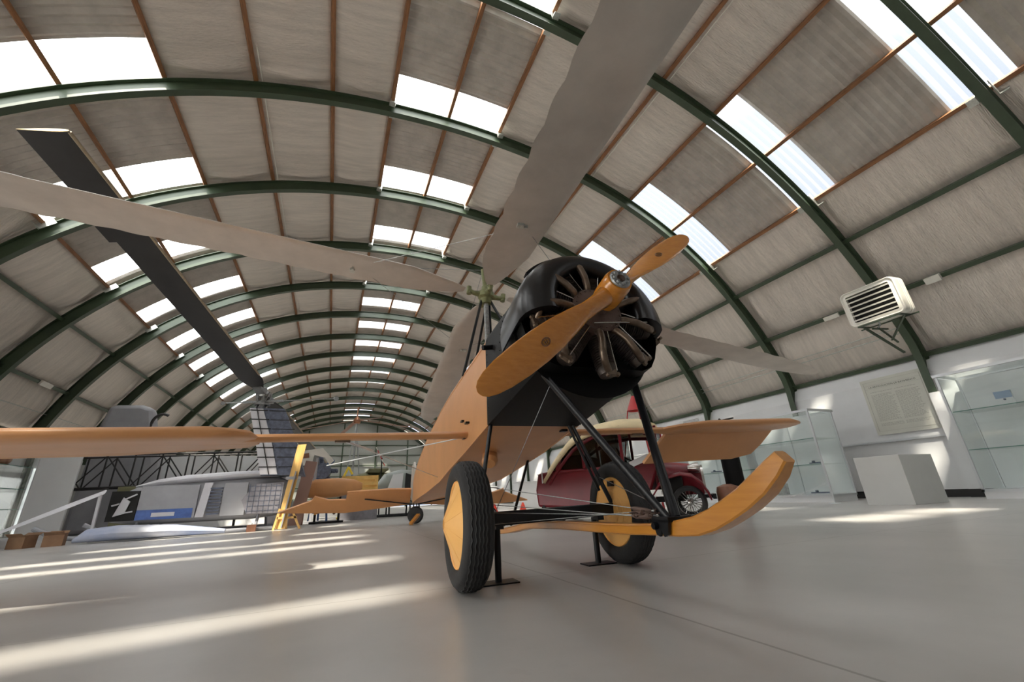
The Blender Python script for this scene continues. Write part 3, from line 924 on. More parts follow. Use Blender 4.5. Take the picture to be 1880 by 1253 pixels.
# --- aileron booms and ailerons
def zb(t): return 1.065+.026*t if t > 0 else 1.062+.016*t
for sd in (-1, 1):
    x0, x1 = sd*.30, sd*3.2
    bm = MB()
    prof = []
    n = 16
    for x in (x0, sd*1.2, x1):
        prof.append([V(x, .9+.08*math.cos(2*math.pi*j/n), zb(x)+.031*math.sin(2*math.pi*j/n)) for j in range(n)])
    bm.rings(prof)
    bm = bm.build('aileron_boom', 'orange', giro, ang=50)
    tr = MB()
    tr.box((sd*1.45, .9, zb(sd*1.45)-.03), (.12, .05, .03))
    tr.build('boom_fitting', 'copper_pipe', bm)
    for x in (sd*.36, sd*.42): MB().box((x, .9, zb(x)-.028), (.02, .06, .02)).build('boom_bolt', 'copper_pipe', bm)
    # control rods crossing under the boom
    cr_ = MB()
    f0 = V(sd*1.42, .9, zb(sd*1.42)-.04)
    if sd < 0:
        for pts_, r_ in (([f0, V(-.37, 2.6, .78)], .005), ([V(-1.6, 1.5, .86), V(-.40, 1.0, 1.05)], .005), ([f0, V(-1.2, 1.3, .97)], .010)):
            MB().tube(pts_, r_, 8).build('control_rod', 'alu', bm)
    if sd > 0:
        lead = [(1.72, .84), (1.80, .62), (2.0, .47), (2.8, .44), (3.25, .45), (3.45, .55), (3.55, .75), (3.52, .95), (3.40, 1.05), (1.78, 1.02)]
        flap_top = [(1.92, 1.00), (3.52, .97)]
        flap_bot = [(3.32, 1.22), (2.95, 1.26), (1.74, 1.24)]
        zf = lambda x: zb(x)-.27
    else:
        lead = [(2.06, .98), (2.05, .60), (2.2, .50), (3.4, .50), (4.2, .52), (4.35, .65), (4.35, 1.0), (4.2, 1.05)]
        zf = None
    ld = MB()
    top = [V(sd*x, y, zb(sd*x)+.02+(.028 if .55 < y < .95 else -.004)) for x, y in lead]
    # surface as three stacked outlines: bevelled upper and lower skins
    cxm = sum(x for x, _ in lead)/len(lead); cym = sum(y for _, y in lead)/len(lead)
    def outl(k, dz): return [V(sd*(cxm+(x-cxm)*k), cym+(y-cym)*k, zb(sd*x)+dz) for x, y in lead]
    ld.rings([outl(.90, .034), outl(.985, .016), outl(1.0, 0), outl(.985, -.016), outl(.90, -.034)])
    ail = ld.build('aileron', 'orange', giro, ang=50)
    fl = MB()
    if sd > 0:
        A_ = [V(1.93, 1.0, zb(1.93)-.0), V(2.7, .99, zb(2.7)), V(3.50, .97, zb(3.5)-.0), V(3.42, 1.12, zb(3.4)-.16), V(3.30, 1.20, zb(3.3)-.27), V(3.0, 1.235, zb(3)-.315), V(2.4, 1.235, .815), V(1.72, 1.235, .795)]
    else:
        A_ = [V(-2.12, 1.02, zb(-2.1)), V(-3.2, 1.02, zb(-3.2)), V(-4.3, 1.02, zb(-4.3)), V(-4.35, 1.50, .965), V(-3.2, 1.52, .985), V(-2.25, 1.42, 1.03), V(-2.12, 1.2, 1.035)]
    fl.rings([[p+V(0, .012, .012) for p in A_], [p-V(0, .012, .012) for p in A_]])
    fl.build('aileron_flap', 'orange', ail, ang=50)
    hg = MB()
    hx = sd*2.55
    hg.box((hx, .80, zb(hx)+.05), (.10, .10, .03)); hg.tube([V(hx, .78, zb(hx)+.05), V(hx+.02, .85, zb(hx)+.10)], .012, 8)
    hg.tube([V(hx-.12, .80, zb(hx)+.055), V(hx+.24, .86, zb(hx)+.12)], .010, 8)
    if sd > 0: hg.build('hinge_bracket', 'black_tube', ail)

# --- rotor
HUB = V(0, 1.498, 2.865)
hubm = MB()
hubm.lathe([(0, .10), (.05, .10), (.06, .04), (.085, .03), (.10, .0), (.10, -.05), (.07, -.07), (.06, -.14), (0, -.14)], HUB, (0, 0, 1), 24)
rot = hubm.build('rotor_head', 'hub_green', giro)
pyl = MB().tube([HUB+V(0, 0, -.02), HUB+V(-.03, .0, .34)], .028, 12).build('king_post', 'hub_green', rot)
az0 = math.pi*0
# world azimuth -> local (the machine stands turned by -0.063 rad)
BL = [(-95.5, -3.0), (-177.0, 2.6), (86.0, -6.2), (-3.6, -8.0)]
tips = []
for az, el in BL:
    a = R(az)+0.063; e = R(el)
    d = V(math.cos(a)*math.cos(e), math.sin(a)*math.cos(e), math.sin(e))
    c = V(0, 0, 1).cross(d).normalized()
    nr = d.cross(c); nr = nr if nr.z > 0 else -nr
    arm = MB().tube([HUB-V(0, 0, .02)+d*.05, HUB-V(0, 0, .02)+d*.16, HUB+d*.24], [.045, .028, .034], 12)
    arm.lathe([(0, -.05), (.03, -.05), (.03, .05), (0, .05)], HUB+d*.22, nr, 12)
    arm.build('blade_hinge', 'hub_green', rot)
    secs = []
    r_ = .28
    def chord(r):
        if r < .95: return .10+(.50-.10)*((r-.28)/.67)**0.8
        if r < 4.1: return .50
        return .50*math.sqrt(max(0.0, 1-((r-4.1)/1.36)**2))+.02
    rr = [.28, .34, .42, .52, .64, .78, .95]
    x = 1.0
    while x < 5.46: rr.append(x); x += .065
    rr.append(5.46)
    for r in rr:
        ch = chord(r)
        sc = ch-(.022*(1-abs(math.sin(math.pi*r/.33))) if .9 < r < 5.0 else 0)
        cen_ = HUB+d*r
        tw = R(3.0)
        cd = (c*math.cos(tw)+nr*math.sin(tw))
        le = cen_+cd*(ch*.46)
        secs.append((le, -cd*sc, .13 if r > .6 else .13+.25*(.6-r), nr))
    bl = wing(MB(), secs).build('rotor_blade', 'blade_fabric', rot, ang=50)
    bk = MB()
    if el > -7:
        p = HUB+d*1.55-c*.06-nr*.028
        bk.box(p, (.05, .06, .035), ax=(d, c, nr)); bk.box(p+c*.05, (.02, .03, .05), ax=(d, c, nr))
        bk.build('cable_bracket', 'galv', bl)
    tips.append(HUB+d*1.5)
cb = MB()
for t_ in tips: cb.tube([HUB+V(-.03, 0, .33), t_], .003, 6)
for i in range(4): cb.tube([HUB+(tips[i]-HUB)*1.0, HUB+(tips[(i+1) % 4]-HUB)*1.0], .003, 6)
cb.build('suspension_cable', 'steel_grey', rot)
# pylon legs
for p, r_ in ((V(-.395, 1.02, 1.66), .016), (V(.395, 1.02, 1.66), .016), (V(.08, 3.0, 1.66), .016)):
    MB().tube([HUB+V(p.x*.15, 0, -.10), p], r_, 10).build('pylon_strut', 'black_tube', giro)
MB().tube([HUB+V(0, 0, -.12), V(0, 1.46, 1.72)], .030, 14).build('rotor_mast', 'steel_grey', giro)
MB().tube([HUB+V(.05, 0.05, -.12), V(.07, 1.55, 1.72)], .02, 12).build('drive_tube', 'black_tube', giro)

# wheel stands and chock stay on the floor when the machine is moved
def world(x, y, z=0): 
    ca, sa = math.cos(-.063), math.sin(-.063)
    return V(1.442+x*ca-y*sa, 2.786+x*sa+y*ca, z)
for (x, y, lab) in ((-.41, -.03, 'black steel post on a plate holding up the axle beside the nearer wheel'), (.47, .25, 'black steel post on a plate holding up the axle beside the farther wheel')):
    p = world(x, y)
    t_ = thing('axle_stand', lab, 'stand', p, -.063, 'axle stands under the autogiro')
    MB().box((0, 0, .004), (.24, .14, .008)).build('base_plate', 'black_tube', t_)
    MB().tube([V(0, 0, .008), V(0, 0, .325)], .022, 12).build('post', 'black_tube', t_)
p = world(-.02, 7.93)
ck = MB().bar(p+V(-.16, -.26, .03), p+V(.05, -.06, .22), .09, .045)
tag(ck.build('wheel_chock', 'orange_wood'), 'varnished wooden prop leaning against the small black tail wheel', 'chock')

# ================================================================ right side of the hall
def case(label, xf, xb, y0, y1, ztop, shelves, mull, group=None, back=True):
    """glass showcase: plinth, aluminium frame, glass front and sides, glass shelves"""
    ym = (y0+y1)/2; L = y1-y0; D_ = xb-xf; xm = (xf+xb)/2
    t_ = thing('display_case', label, 'showcase', (xm, ym, 0), 0, group)
    MB().box((0, 0, .07), (abs(D_)-.04, L-.04, .14)).build('plinth', 'white_wall', t_)
    fr = MB()
    w = .045
    for sx in (-1, 1):
        for sy in (-1, 1): fr.box((sx*(abs(D_)/2-w/2), sy*(L/2-w/2), ztop/2+.07), (w, w, ztop-.14))
    fr.box((0, 0, .165), (abs(D_), L, .05)); 
    fr.build('frame', 'alu', t_)
    cn = MB()
    for sx in (-1, 1): cn.box((sx*abs(D_)/2, 0, ztop-.03), (.06, L+.05, .06))
    for sy in (-1, 1): cn.box((0, sy*L/2, ztop-.03), (abs(D_)-.06, .05, .06))
    cn.build('canopy_frame', 'alu', t_)
    MB().box((0, 0, ztop-.02), (abs(D_)-.06, L-.05, .006)).build('top_pane', 'glass', t_)
    sg = -1 if xb > xf else 1
    if back: MB().box((-sg*(abs(D_)/2-.03), 0, ztop/2+.05), (.02, L-.1, ztop-.24)).build('back_panel', 'white_wall', t_)
    for q in mull:
        MB().box((-sg*(abs(D_)/2-.05), q-ym, ztop/2+.05), (.02, .022, ztop-.25)).build('mullion', 'alu', t_)
    for z in shelves:
        sh = MB().box((0, 0, z), (abs(D_)-.12, L-.1, .012)).build('shelf', 'glass', t_)
        MB().box((sg*(abs(D_)/2-.062), 0, z), (.006, L-.1, .016)).build('shelf_edge', 'glass_shelf_edge', sh)
    g = MB().box((sg*(abs(D_)/2-.022), 0, ztop/2+.06), (.006, L-.09, ztop-.26)).build('front_pane', 'glass', t_)
    for sy in (-1, 1): MB().box((0, sy*(L/2-.022), ztop/2+.06), (abs(D_)-.09, .006, ztop-.26)).build('side_pane', 'glass', t_)
    return t_
case('large glass display case with aluminium frame right of the text poster', 12.75, 13.75, 1.1, 4.78, 2.70, (1.0, 1.83), (3.65, 2.4))
case('glass display case on the right wall behind the raised tip of the wooden skid', 11.85, 12.9, 7.25, 9.95, 2.40, (.95, 1.62), (8.6,))
case('glass display case on the right wall behind the orange drooping flap', 12.2, 13.2, 10.5, 13.2, 2.35, (.95, 1.62), (11.8,))
# things in the cases
cd_ = MB().box((13.3, 4.0, 2.006), (.05, .26, .33)); cd_ = cd_.build('model_box', 'white_wall'); tag(cd_, 'small white and blue card box on the upper glass shelf of the right case', 'box')
MB().box((13.272, 4.0, 2.09), (.006, .262, .15)).build('lid', 'blue_card', cd_)
MB().ball((13.27, 4.0, 1.985), .022, 10).build('knob', 'slate', cd_)
bd = MB().box((13.42, 2.9, .58), (.03, 1.3, .62)).build('display_board', 'plinth'); tag(bd, 'grey display board leaning inside the bottom of the right glass case', 'board')
bk_ = MB().box((13.1, 3.0, .225), (.42, .9, .05)); bk_ = bk_.build('open_book', 'photo_grey'); tag(bk_, 'grey folder lying on the floor of the right glass case', 'book')
for i, (x, y, z, s_, lab) in enumerate(((12.3, 7.7, .98, .16, 'small metal instrument at the right end of the middle shelf behind the skid tip'), (12.3, 9.0, .98, .22, 'long dark tool lying on the middle shelf of the case behind the skid'), (12.3, 7.8, .21, .24, 'dark metal part on the bottom of the case behind the skid'), (12.4, 11.2, .98, .2, 'dark instrument on the middle shelf of the case behind the flap'))):
    e_ = MB().box((x, y, z+.018), (.08, s_*2, .03))
    e_.lathe([(0, .05), (.035, .05), (.04, 0)], (x, y+s_*.4, z+.03), (0, 0, 1), 12)
    o = e_.build('exhibit', 'slate'); tag(o, lab, 'exhibit')
ev = MB().lathe([(0, .0), (.12, .0), (.13, .05), (.09, .22), (.06, .3), (0, .3)], (12.3, 9.5, .197), (0, 0, 1), 18).build('exhibit_cylinder', 'plinth'); tag(ev, 'pale grey cylinder standing low in the case behind the skid', 'exhibit')
ew = MB().box((12.35, 8.9, .35), (.02, .36, .3)).build('photo_card', 'photo_grey'); tag(ew, 'grey photo card standing at the bottom of the case behind the skid', 'card')

# poster on the white boards
PX = 14.118
pw = thing('poster', 'large cream text poster with a ruled border on the white right wall', 'poster', (PX, 6.20, 2.42))
MB().box((0, 0, 0), (.02, 1.46, 1.56)).build('sheet', 'paper', pw)
rl = MB()
for (ya, za, yb, zb_) in ((-.66, .60, .66, .60), (-.66, .70, .66, .70), (-.66, .50, .66, .50), (-.66, -.68, .66, -.68), (-.66, -.68, -.66, .70), (.66, -.68, .66, .70)):
    rl.bar((-.0115, ya, za), (-.0115, yb, zb_), .010, .003)
rl.build('ruled_border', 'ink_faint', pw)
rot_r = (math.pi/2, 0, -math.pi/2)
text('LA ARTICULACION DE BATIMIENTO', .068, (-.012, 0, .545), rot_r, 'ink', pw, 'poster_title')
rr_ = random.Random(3)
tl_ = MB()
z = .40
while z > -.56:
    if rr_.random() < .16: z -= .05; continue
    for (ya, yb) in ((.56, .04), (-.02, -.52)):
        if yb < 0 and -.05 < z < .18: pass
        e = yb+ (rr_.random()*.12 if rr_.random() < .3 else 0)
        y = ya
        while y > e+.02:
            w = rr_.uniform(.02, .07); tl_.box((-.0112, y-w/2, z), (.002, w, .013)); y -= w+.012
    z -= .030
tl_ = tl_.build('text_lines', 'ink_faint', pw); tl_['kind'] = 'stuff'
# second poster: black and white photo with caption further along the wall
p2 = thing('poster', 'black and white photo poster on the right wall above the farther glass case', 'poster', (PX-.02, 13.4, 3.0-.05))
MB().box((0, 0, 0), (.02, 1.5, .78)).build('sheet', 'white_wall', p2)
MB().box((-.012, -.05, -.12), (.004, 1.25, .42)).build('photo', 'photo_grey', p2)
t2 = MB()
for i in range(4): t2.box((-.012, .1, .30-.045*i), (.002, .9, .016))
t2.build('caption_lines', 'ink', p2)

# grey plinth box and a loose board on the floor under the poster
pl_ = MB().box((10.95, 5.28, .47), (1.2, .82, .94)).build('display_plinth', 'plinth', bevel=.006); tag(pl_, 'plain grey plinth standing on the floor below the text poster', 'plinth')

# unit heater on its bracket
ht = thing('unit_heater', 'cream louvred unit heater on a green bracket high on the right arch', 'heater', (12.05, 4.95, 4.55))
ht.rotation_euler = (0, R(-4), 0)
def rrect(w, h, r, n=6):
    pts = []
    for cx_, cy_, a0_ in ((w/2-r, h/2-r, 0), (-w/2+r, h/2-r, 90), (-w/2+r, -h/2+r, 180), (w/2-r, -h/2+r, 270)):
        for i in range(n+1):
            a = R(a0_+90*i/n); pts.append((cx_+r*math.cos(a), cy_+r*math.sin(a)))
    return pts
W_, H_ = 1.18, .92
rs = []
for x, k_ in ((-.30, .90), (-.33, .955), (-.31, .99), (-.24, 1.0), (-.12, 1.0), (-.115, .985), (-.10, .985), (-.095, 1.0), (-.03, 1.0), (-.025, .985), (-.01, .985), (-.005, 1.0), (.08, 1.0), (.11, .95)):
    rs.append([V(x, y*k_, z*k_) for y, z in rrect(W_, H_, .12)])
cas = MB()
inn = [V(-.315, y, z) for y, z in rrect(.93, .70, .03)]
inn2 = [V(-.22, y, z) for y, z in rrect(.93, .70, .03)]
cas.rings([inn2, inn]+rs)
cas.build('casing', 'heater_white', ht, ang=40)
MB().box((-.228, 0, 0), (.006, .925, .695)).build('louvre_back', 'dark_void', ht)
for i in range(6):
    z = -.29+.118*i
    MB().box((-.285, 0, z), (.06, .925, .034), ax=(V(.97, 0, .20), V(0, 1, 0), V(-.20, 0, .97))).build('louvre_blade', 'heater_white', ht)
bkt = MB()
for sy in (-.42, .42):
    bkt.box((-.09, sy, -.475), (.46, .05, .03)); 
bkt.box((-.31, -.0, -.475), (.03, .9, .03)); bkt.box((.13, 0, -.475), (.03, 1.2, .03))
bkt.bar((-.1, .42, -.48), (1.30, .43, -1.10), .05, .04); bkt.bar((.25, .30, -.50), (1.22, .43, -.82), .04, .03); bkt.bar((-.1, -.42, -.48), (.9, .40, -.78), .04, .03)
bkt.bar((.3, .43, -.48), (.98, .43, -.46), .05, .04)
bkt.build('support_bracket', 'green_steel', ht)
MB().tube([V(-.2, .05, -.48), V(-.18, .06, -.56), V(-.22, .10, -.60)], .02, 8).build('gas_cock', 'steel_grey', ht)
# small junction boxes on the purlins
def on_purlin(d, y, o, size, name, m, label, cat):
    x, z = sect(R(d), o)
    ob = MB().box((0, 0, 0), size).build(name, m); ob.location = (x, y, z); ob.rotation_euler = (0, R(d)-math.pi/2, 0)
    tag(ob, label, cat); return ob
on_purlin(60.4, 6.75, .19, (.06, .42, .12), 'emergency_light', 'heater_white', 'white emergency light box on the green purlin left of the heater', 'light')
on_purlin(60.4, 4.30, .16, (.12, .30, .16), 'junction_box', 'heater_white', 'small white control box on the purlin just right of the heater', 'box')
on_purlin(-62.4, 18.3, .19, (.06, .62, .16), 'emergency_light', 'heater_white', 'white emergency light box on the green purlin of the left vault', 'light')
for d, y, lab in ((21.9, 3.2, 'cream round smoke detector beside a timber purlin at the upper right'), (-23.0, 16.2, 'cream round smoke detector on the timber purlin left of the crown'), (-23.0, 27.2, 'cream round smoke detector far down the hall on the left timber purlin')):
    x, z = sect(R(d), .37)
    sm_ = MB().lathe([(0, -.05), (.05, -.05), (.075, -.03), (.08, 0), (0, 0)], (0, 0, 0), (0, 0, 1), 20).build('smoke_detector', 'heater_white')
    sm_.location = (x, y, z); tag(sm_, lab, 'smoke detector')
# conduits along the vault
def conduit(d, o, y0, y1, label, m='galv', r_=.014, n_='conduit'):
    x, z = sect(R(d), o)
    ob = MB().tube([V(x, y0, z), V(x, y1, z)], r_, 8).build(n_, m); tag(ob, label, 'conduit'); return ob
conduit(64.5, .30, 5.5, 20, 'upper thin pipe running along the lowest foil panels of the right vault')
conduit(65.2, .30, 5.5, 20, 'lower thin pipe running along the lowest foil panels of the right vault')
conduit(-66.2, .28, 14, 40, 'thin pipe running along the lowest foil panels of the left vault')
conduit(22.5, .36, 2.0, 24, 'white cable conduit along the timber purlin right of the big rotor blade', 'heater_white', .012)
conduit(-22.4, .36, 8, 40, 'white cable conduit along the timber purlin left of the crown', 'heater_white', .012)

# ---------------------------------------------------------------- vintage car behind the autogiro
car = thing('vintage_car', 'maroon vintage car with a cream roof parked behind the right wheel', 'car', (3.88, 7.35, 0), math.atan2(-.72, .70))
side = [(-.33, .30), (-.36, .60), (-.30, .90), (.10, .95), (.55, .95), (1.85, .98), (1.95, .90), (1.78, .50), (1.55, .30), (.6, .24)]
MB().prism(side, (0, .72, 0), (1, 0, 0), (0, 0, 1), (0, 1, 0), 1.40).build('body', 'maroon', car, bevel=.04)
MB().bar((-.30, .016, .88), (1.7, .016, .93), .02, .012).build('body_moulding', 'maroon', car)
roofp = [(-.16, .93), (.02, 1.16), (.20, 1.36), (.36, 1.52), (.56, 1.66), (.90, 1.76), (1.34, 1.81), (1.70, 1.78), (1.98, 1.66)]
rs = []
for x, z in roofp:
    ring = []
    for j in range(13):
        t = j/12; y = -.03+1.50*t
        ring.append(V(x, y, z-.21*abs(2*t-1)**5))
    rs.append(ring)
rf = MB(); k = 0
for r_ in rs: rf.v.extend(r_)
for i in range(len(rs)-1):
    for j in range(12): rf.f.append((i*13+j, i*13+j+1, (i+1)*13+j+1, (i+1)*13+j))
roof_ = rf.build('roof', 'cream', car, ang=50, thick=.05)
for sy in (.03, 1.41):
    bnd = MB()
    inset = [(x+.09 if x < .6 else x-.0, z-.235-.02*(x > .5)) for x, z in roofp]
    bnd.tube([V(x, sy, z) for x, z in inset], .035, 8)
    bnd.build('roof_rail', 'maroon', car)
    for (xa, za, xb_, zb_) in ((.64, .94, .62, 1.55), (1.36, .94, 1.36, 1.66), (1.92, .94, 1.96, 1.55), (.10, .94, .22, 1.22)):
        MB().bar((xa, sy, za), (xb_, sy, zb_), .07, .05).build('door_pillar', 'maroon', car)
    MB().prism([(-.02, .95), (.6, .95), (.6, 1.5), (.42, 1.42), (.2, 1.2)], (0, sy, 0), (1, 0, 0), (0, 0, 1), (0, 1, 0), .008).build('rear_window', 'glass_dim', car)
    MB().prism([(.68, .95), (1.32, .95), (1.32, 1.62), (.68, 1.56)], (0, sy, 0), (1, 0, 0), (0, 0, 1), (0, 1, 0), .008).build('side_window', 'glass_dim', car)
MB().bar((1.95, .72, .95), (1.99, .72, 1.58), 1.34, .012).build('windscreen', 'glass_dim', car)
for y in (.06, 1.38): MB().tube([V(1.95, y, .93), V(1.99, y, 1.60)], .025, 8).build('windscreen_post', 'maroon', car)
MB().box((.42, .72, .98), (.5, 1.2, .45)).build('rear_seat', 'car_glass_dark', car, bevel=.06)
MB().box((1.02, .72, 1.02), (.18, 1.2, .5)).build('front_seat', 'car_glass_dark', car, bevel=.05)
swl = MB()
c_ = V(1.30, .42, 1.12); e1 = V(0, 1, 0); e2 = V(-.45, 0, .89)
swl.tube([c_+e1*.19*math.cos(t)+e2*.19*math.sin(t) for t in [2*math.pi*i/28 for i in range(29)]], .014, 8)
for a in (90, 210, 330): swl.tube([c_, c_+e1*.18*math.cos(R(a))+e2*.18*math.sin(R(a))], .009, 6)
swl.tube([c_, V(1.75, .42, .90)], .016, 8)
swl.build('steering_wheel', 'black_tube', car)
bon = MB()
bon.rings([[V(x, .72+w*math.cos(t), zc+hh*math.sin(t)) for t in [math.pi*i/12 for i in range(13)]]+[V(x, .72-w, .40), V(x, .72+w, .40)] for x, w, zc, hh in ((1.86, .50, .74, .28), (2.4, .42, .70, .24), (2.62, .34, .66, .22))])
bon.build('bonnet', 'maroon', car)
MB().prism([(-.34, .40), (.34, .40), (.34, .68), (.25, .84), (0, .90), (-.25, .84), (-.34, .68)], (2.64, .72, 0), (0, 1, 0), (0, 0, 1), (1, 0, 0), .04).build('radiator_shell', 'chrome', car)
for sy in (.10, 1.34):
    fd = MB()
    arc = [(1.66, .30), (1.78, .44), (1.92, .62), (2.08, .73), (2.28, .77), (2.46, .73), (2.60, .60), (2.68, .44), (2.70, .36)]
    rs = []
    for i, (x, z) in enumerate(arc):
        ring = []
        for j in range(9):
            t = j/8*2-1; ring.append(V(x, sy+.15*t, z-.055*t*t))
        rs.append(ring)
    k = len(fd.v)
    for r_ in rs: fd.v.extend(r_)
    for i in range(len(rs)-1):
        for j in range(8): fd.f.append((k+i*9+j, k+i*9+j+1, k+(i+1)*9+j+1, k+(i+1)*9+j))
    fd.build('front_mudguard', 'maroon', car, ang=60, thick=.02)
    MB().prism([(1.80, .30), (1.95, .60), (2.1, .70), (2.3, .73), (2.3, .30)], (0, sy+.12*(1 if sy < .7 else -1), 0), (1, 0, 0), (0, 0, 1), (0, 1, 0), .02).build('wheel_well', 'dark_void', car)
    MB().box((1.1, sy, .27), (1.2, .26, .03)).build('running_board', 'black_tube', car)
    for wx in (0.0, 2.36):
        wl = MB().lathe([(.19, -.055), (.235, -.06), (.27, -.03), (.275, 0), (.27, .03), (.235, .06), (.19, .055)], (wx, sy-.02*(1 if sy < .7 else -1), .275), (0, 1, 0), 32)
        wl.f.extend([])
        wl = wl.build('road_wheel', 'rubber', car)
        sp = MB()
        cc = V(wx, sy, .275)
        sp.lathe([(.19, -.05), (.20, -.05), (.20, .05), (.19, .05), (.19, -.05)], cc, (0, 1, 0), 32)
        for i in range(24):
            a = 2*math.pi*i/24; b_ = a+R(18)*(1 if i % 2 else -1)
            sp.tube([cc+V(.035*math.cos(b_), -.04 if i % 2 else .04, .035*math.sin(b_)), cc+V(.19*math.cos(a), 0, .19*math.sin(a))], .004, 4)
        sp.lathe([(0, -.07), (.03, -.065), (.04, -.05), (.04, .05), (.03, .065), (0, .07)], cc, (0, 1, 0), 14)
        sp.build('wire_spokes', 'chrome', wl)
for y in (.30, 1.14):
    MB().lathe([(0, .09), (.095, .085), (.10, .06), (.09, 0), (.05, -.10), (0, -.12)], (2.52, y, .83), (1, 0, 0), 20).build('headlamp', 'chrome', car)
np_ = MB().box((1.90, -.035, .45), (.30, .012, .11)).build('number_plate', 'plate_white', car)
MB().box((1.90, .0, .45), (.05, .08, .03)).build('plate_bracket', 'black_tube', np_)
text('17', .085, (1.97, -.0425, .45), (math.pi/2, 0, 0), 'plate_black', np_, 'plate_digits')
bp_ = MB().box((2.76, .72, .36), (.05, 1.3, .08)); bp_.bar((2.5, .4, .36), (2.76, .4, .36), .05, .05); bp_.bar((2.5, 1.04, .36), (2.76, 1.04, .36), .05, .05)
bp_.build('bumper', 'black_tube', car)
MB().box((-.20, -.002, .82), (.02, .01, .2)).build('rear_trim', 'alu', car)
mr = MB().tube([V(1.95, .02, 1.10), V(1.97, -.10, 1.18)], .01, 6); mr.ball((1.97, -.13, 1.20), .06, 12, (.4, 1, 1)); mr.build('wing_mirror', 'chrome', car)
wb = MB().box((1.66, -.06, 1.00), (.36, .03, .10), ax=(V(.94, 0, .34), V(0, 1, 0), V(-.34, 0, .94))); wb.build('roof_bracket', 'alu', car)

# black roll and brown case near the car's front
def carw(x, y, z=0):
    return V(3.88+.70*x+.72*y, 7.35-.72*x+.70*y, z)
p = carw(3.15, .95)
br_ = MB().lathe([(0, 0), (.15, 0), (.16, .03), (.16, 1.25), (.13, 1.3), (0, 1.3)], p, (0, 0, 1), 20).build('cover_roll', 'black_matte'); tag(br_, 'tall black roll standing behind the front of the maroon car', 'roll')
p = carw(2.98, .45)
bc = MB().lathe([(0, 0), (.17, 0), (.19, .05), (.19, .42), (.17, .50), (.06, .54), (0, .54)], p, (0, 0, 1), 24).build('leather_bin', 'brown'); tag(bc, 'round brown leather container beside the mudguard of the maroon car', 'container')
# red funnel on a tripod behind the car
p = carw(1.45, 2.3)
rc = thing('red_funnel', 'red cone on thin red legs rising behind the cream car roof', 'funnel', p)
MB().lathe([(.035, 2.66), (.05, 2.63), (.19, 2.30), (.17, 2.30), (.04, 2.60)], (0, 0, 0), (0, 0, 1), 24).build('cone', 'red_paint', rc)
for k in range(3):
    a = R(20+120*k); MB().tube([V(.17*math.cos(a), .17*math.sin(a), 2.31), V(.62*math.cos(a), .62*math.sin(a), .0)], .014, 8).build('leg', 'red_paint', rc)
# orange cones, low white kerb strip
for (x, y, lab) in ((6.61, 15.0, 'orange rubber cone on the floor left of the maroon car'), (5.35, 14.6, 'dark red low cone on the floor beyond the left wheel of the autogiro')):
    c_ = MB().lathe([(0, .30), (.03, .30), (.13, .03), (.13, .025)], (x, y, 0), (0, 0, 1), 18); c_.box((x, y, .0125), (.36, .36, .025))
    tag(c_.build('traffic_cone', 'red_plastic'), lab, 'cone')
kb = MB().box((7.4, 14.0, .03), (5.0, .25, .06)).build('floor_strip', 'white_wall'); tag(kb, 'long white strip lying on the floor left of the maroon car', 'strip')
# white counter / cabinets at the far right
for (x, y, sx, sy, sz, lab) in ((8.6, 18.4, 1.6, .7, 1.1, 'white low cabinet standing left of the maroon car'), (6.7, 20.5, 1.7, .6, 1.0, 'white counter farther back seen beside the left wheel'), (13.3, 15.6, .9, 2.4, 2.0, 'tall white cabinet against the right wall far behind the car')):
    c_ = MB().box((x, y, sz/2), (sx, sy, sz)); c_.box((x, y, sz+.02), (sx+.06, sy+.06, .04))
    tag(c_.build('white_cabinet', 'white_wall', bevel=.01), lab, 'cabinet')
# chain barrier, red and white links, in front of the right-hand cases
bar_ = thing('chain_barrier', 'thin red and white chain hanging before the right display case', 'chain', (11.2, 7.0, 0))
for y in (-.15, 3.0):
    MB().tube([V(0, y, 0), V(0, y, .55)], .018, 10).lathe([(0, .02), (.12, .015), (.13, 0)], (0, y, 0), (0, 0, 1), 16).build('post', 'alu', bar_)
nl = 60
for seg, (m_, i0, i1) in enumerate((('white_wall', 0, 34), ('red_plastic', 34, 60))):
    ch = MB()
    for i in range(i0, i1):
        t = (i+.5)/nl; y = -.15+3.15*t; z = .50-.36*(1-(2*t-1)**2)
        ax_ = V(1, 0, 0) if i % 2 else V(0, 0, 1)
        c_ = V(0, y, z)
        ch.tube([c_+V(0, .034*math.cos(q), 0)+ax_*.016*math.sin(q) for q in [2*math.pi*j/10 for j in range(11)]], .006, 5)
    ch.build('chain_links', m_, bar_)

# ================================================================ left side: helicopter wreck and clutter
heli = thing('helicopter', 'grey and blue helicopter hull with a black main rotor blade at the left', 'helicopter', (0, 0, 0))
hull = MB()
rs = []
for x, zb_, zt, w in ((-5.1, .55, .72, .25), (-4.85, .36, .98, .75), (-4.4, .30, 1.18, 1.05), (-3.8, .28, 1.25, 1.15), (-1.9, .28, 1.34, 1.12), (-1.35, .34, 1.34, .9), (-1.15, .5, 1.25, .6)):
    ring = []
    for j in range(20):
        a = 2*math.pi*j/20
        cx_ = math.copysign(abs(math.cos(a))**.35, math.cos(a)); sz_ = math.copysign(abs(math.sin(a))**.35, math.sin(a))
        ring.append(V(x, 14.3+w*cx_, (zb_+zt)/2+(zt-zb_)/2*sz_))
    rs.append(ring)
hull.rings(rs)
hull = hull.build('hull', 'heli_grey', heli, ang=40)
YF = 13.13
def panel(x0, x1, z0, z1, m, nm, par=hull, y=YF, th=.03, sl=0.0):
    return MB().prism([(x0, z0), (x1, z0), (x1+sl, z1), (x0+sl, z1)], (0, y, 0), (1, 0, 0), (0, 0, 1), (0, 1, 0), th).build(nm, m, par)
panel(-4.75, -4.22, .40, 1.06, 'dark_void', 'cockpit_opening')
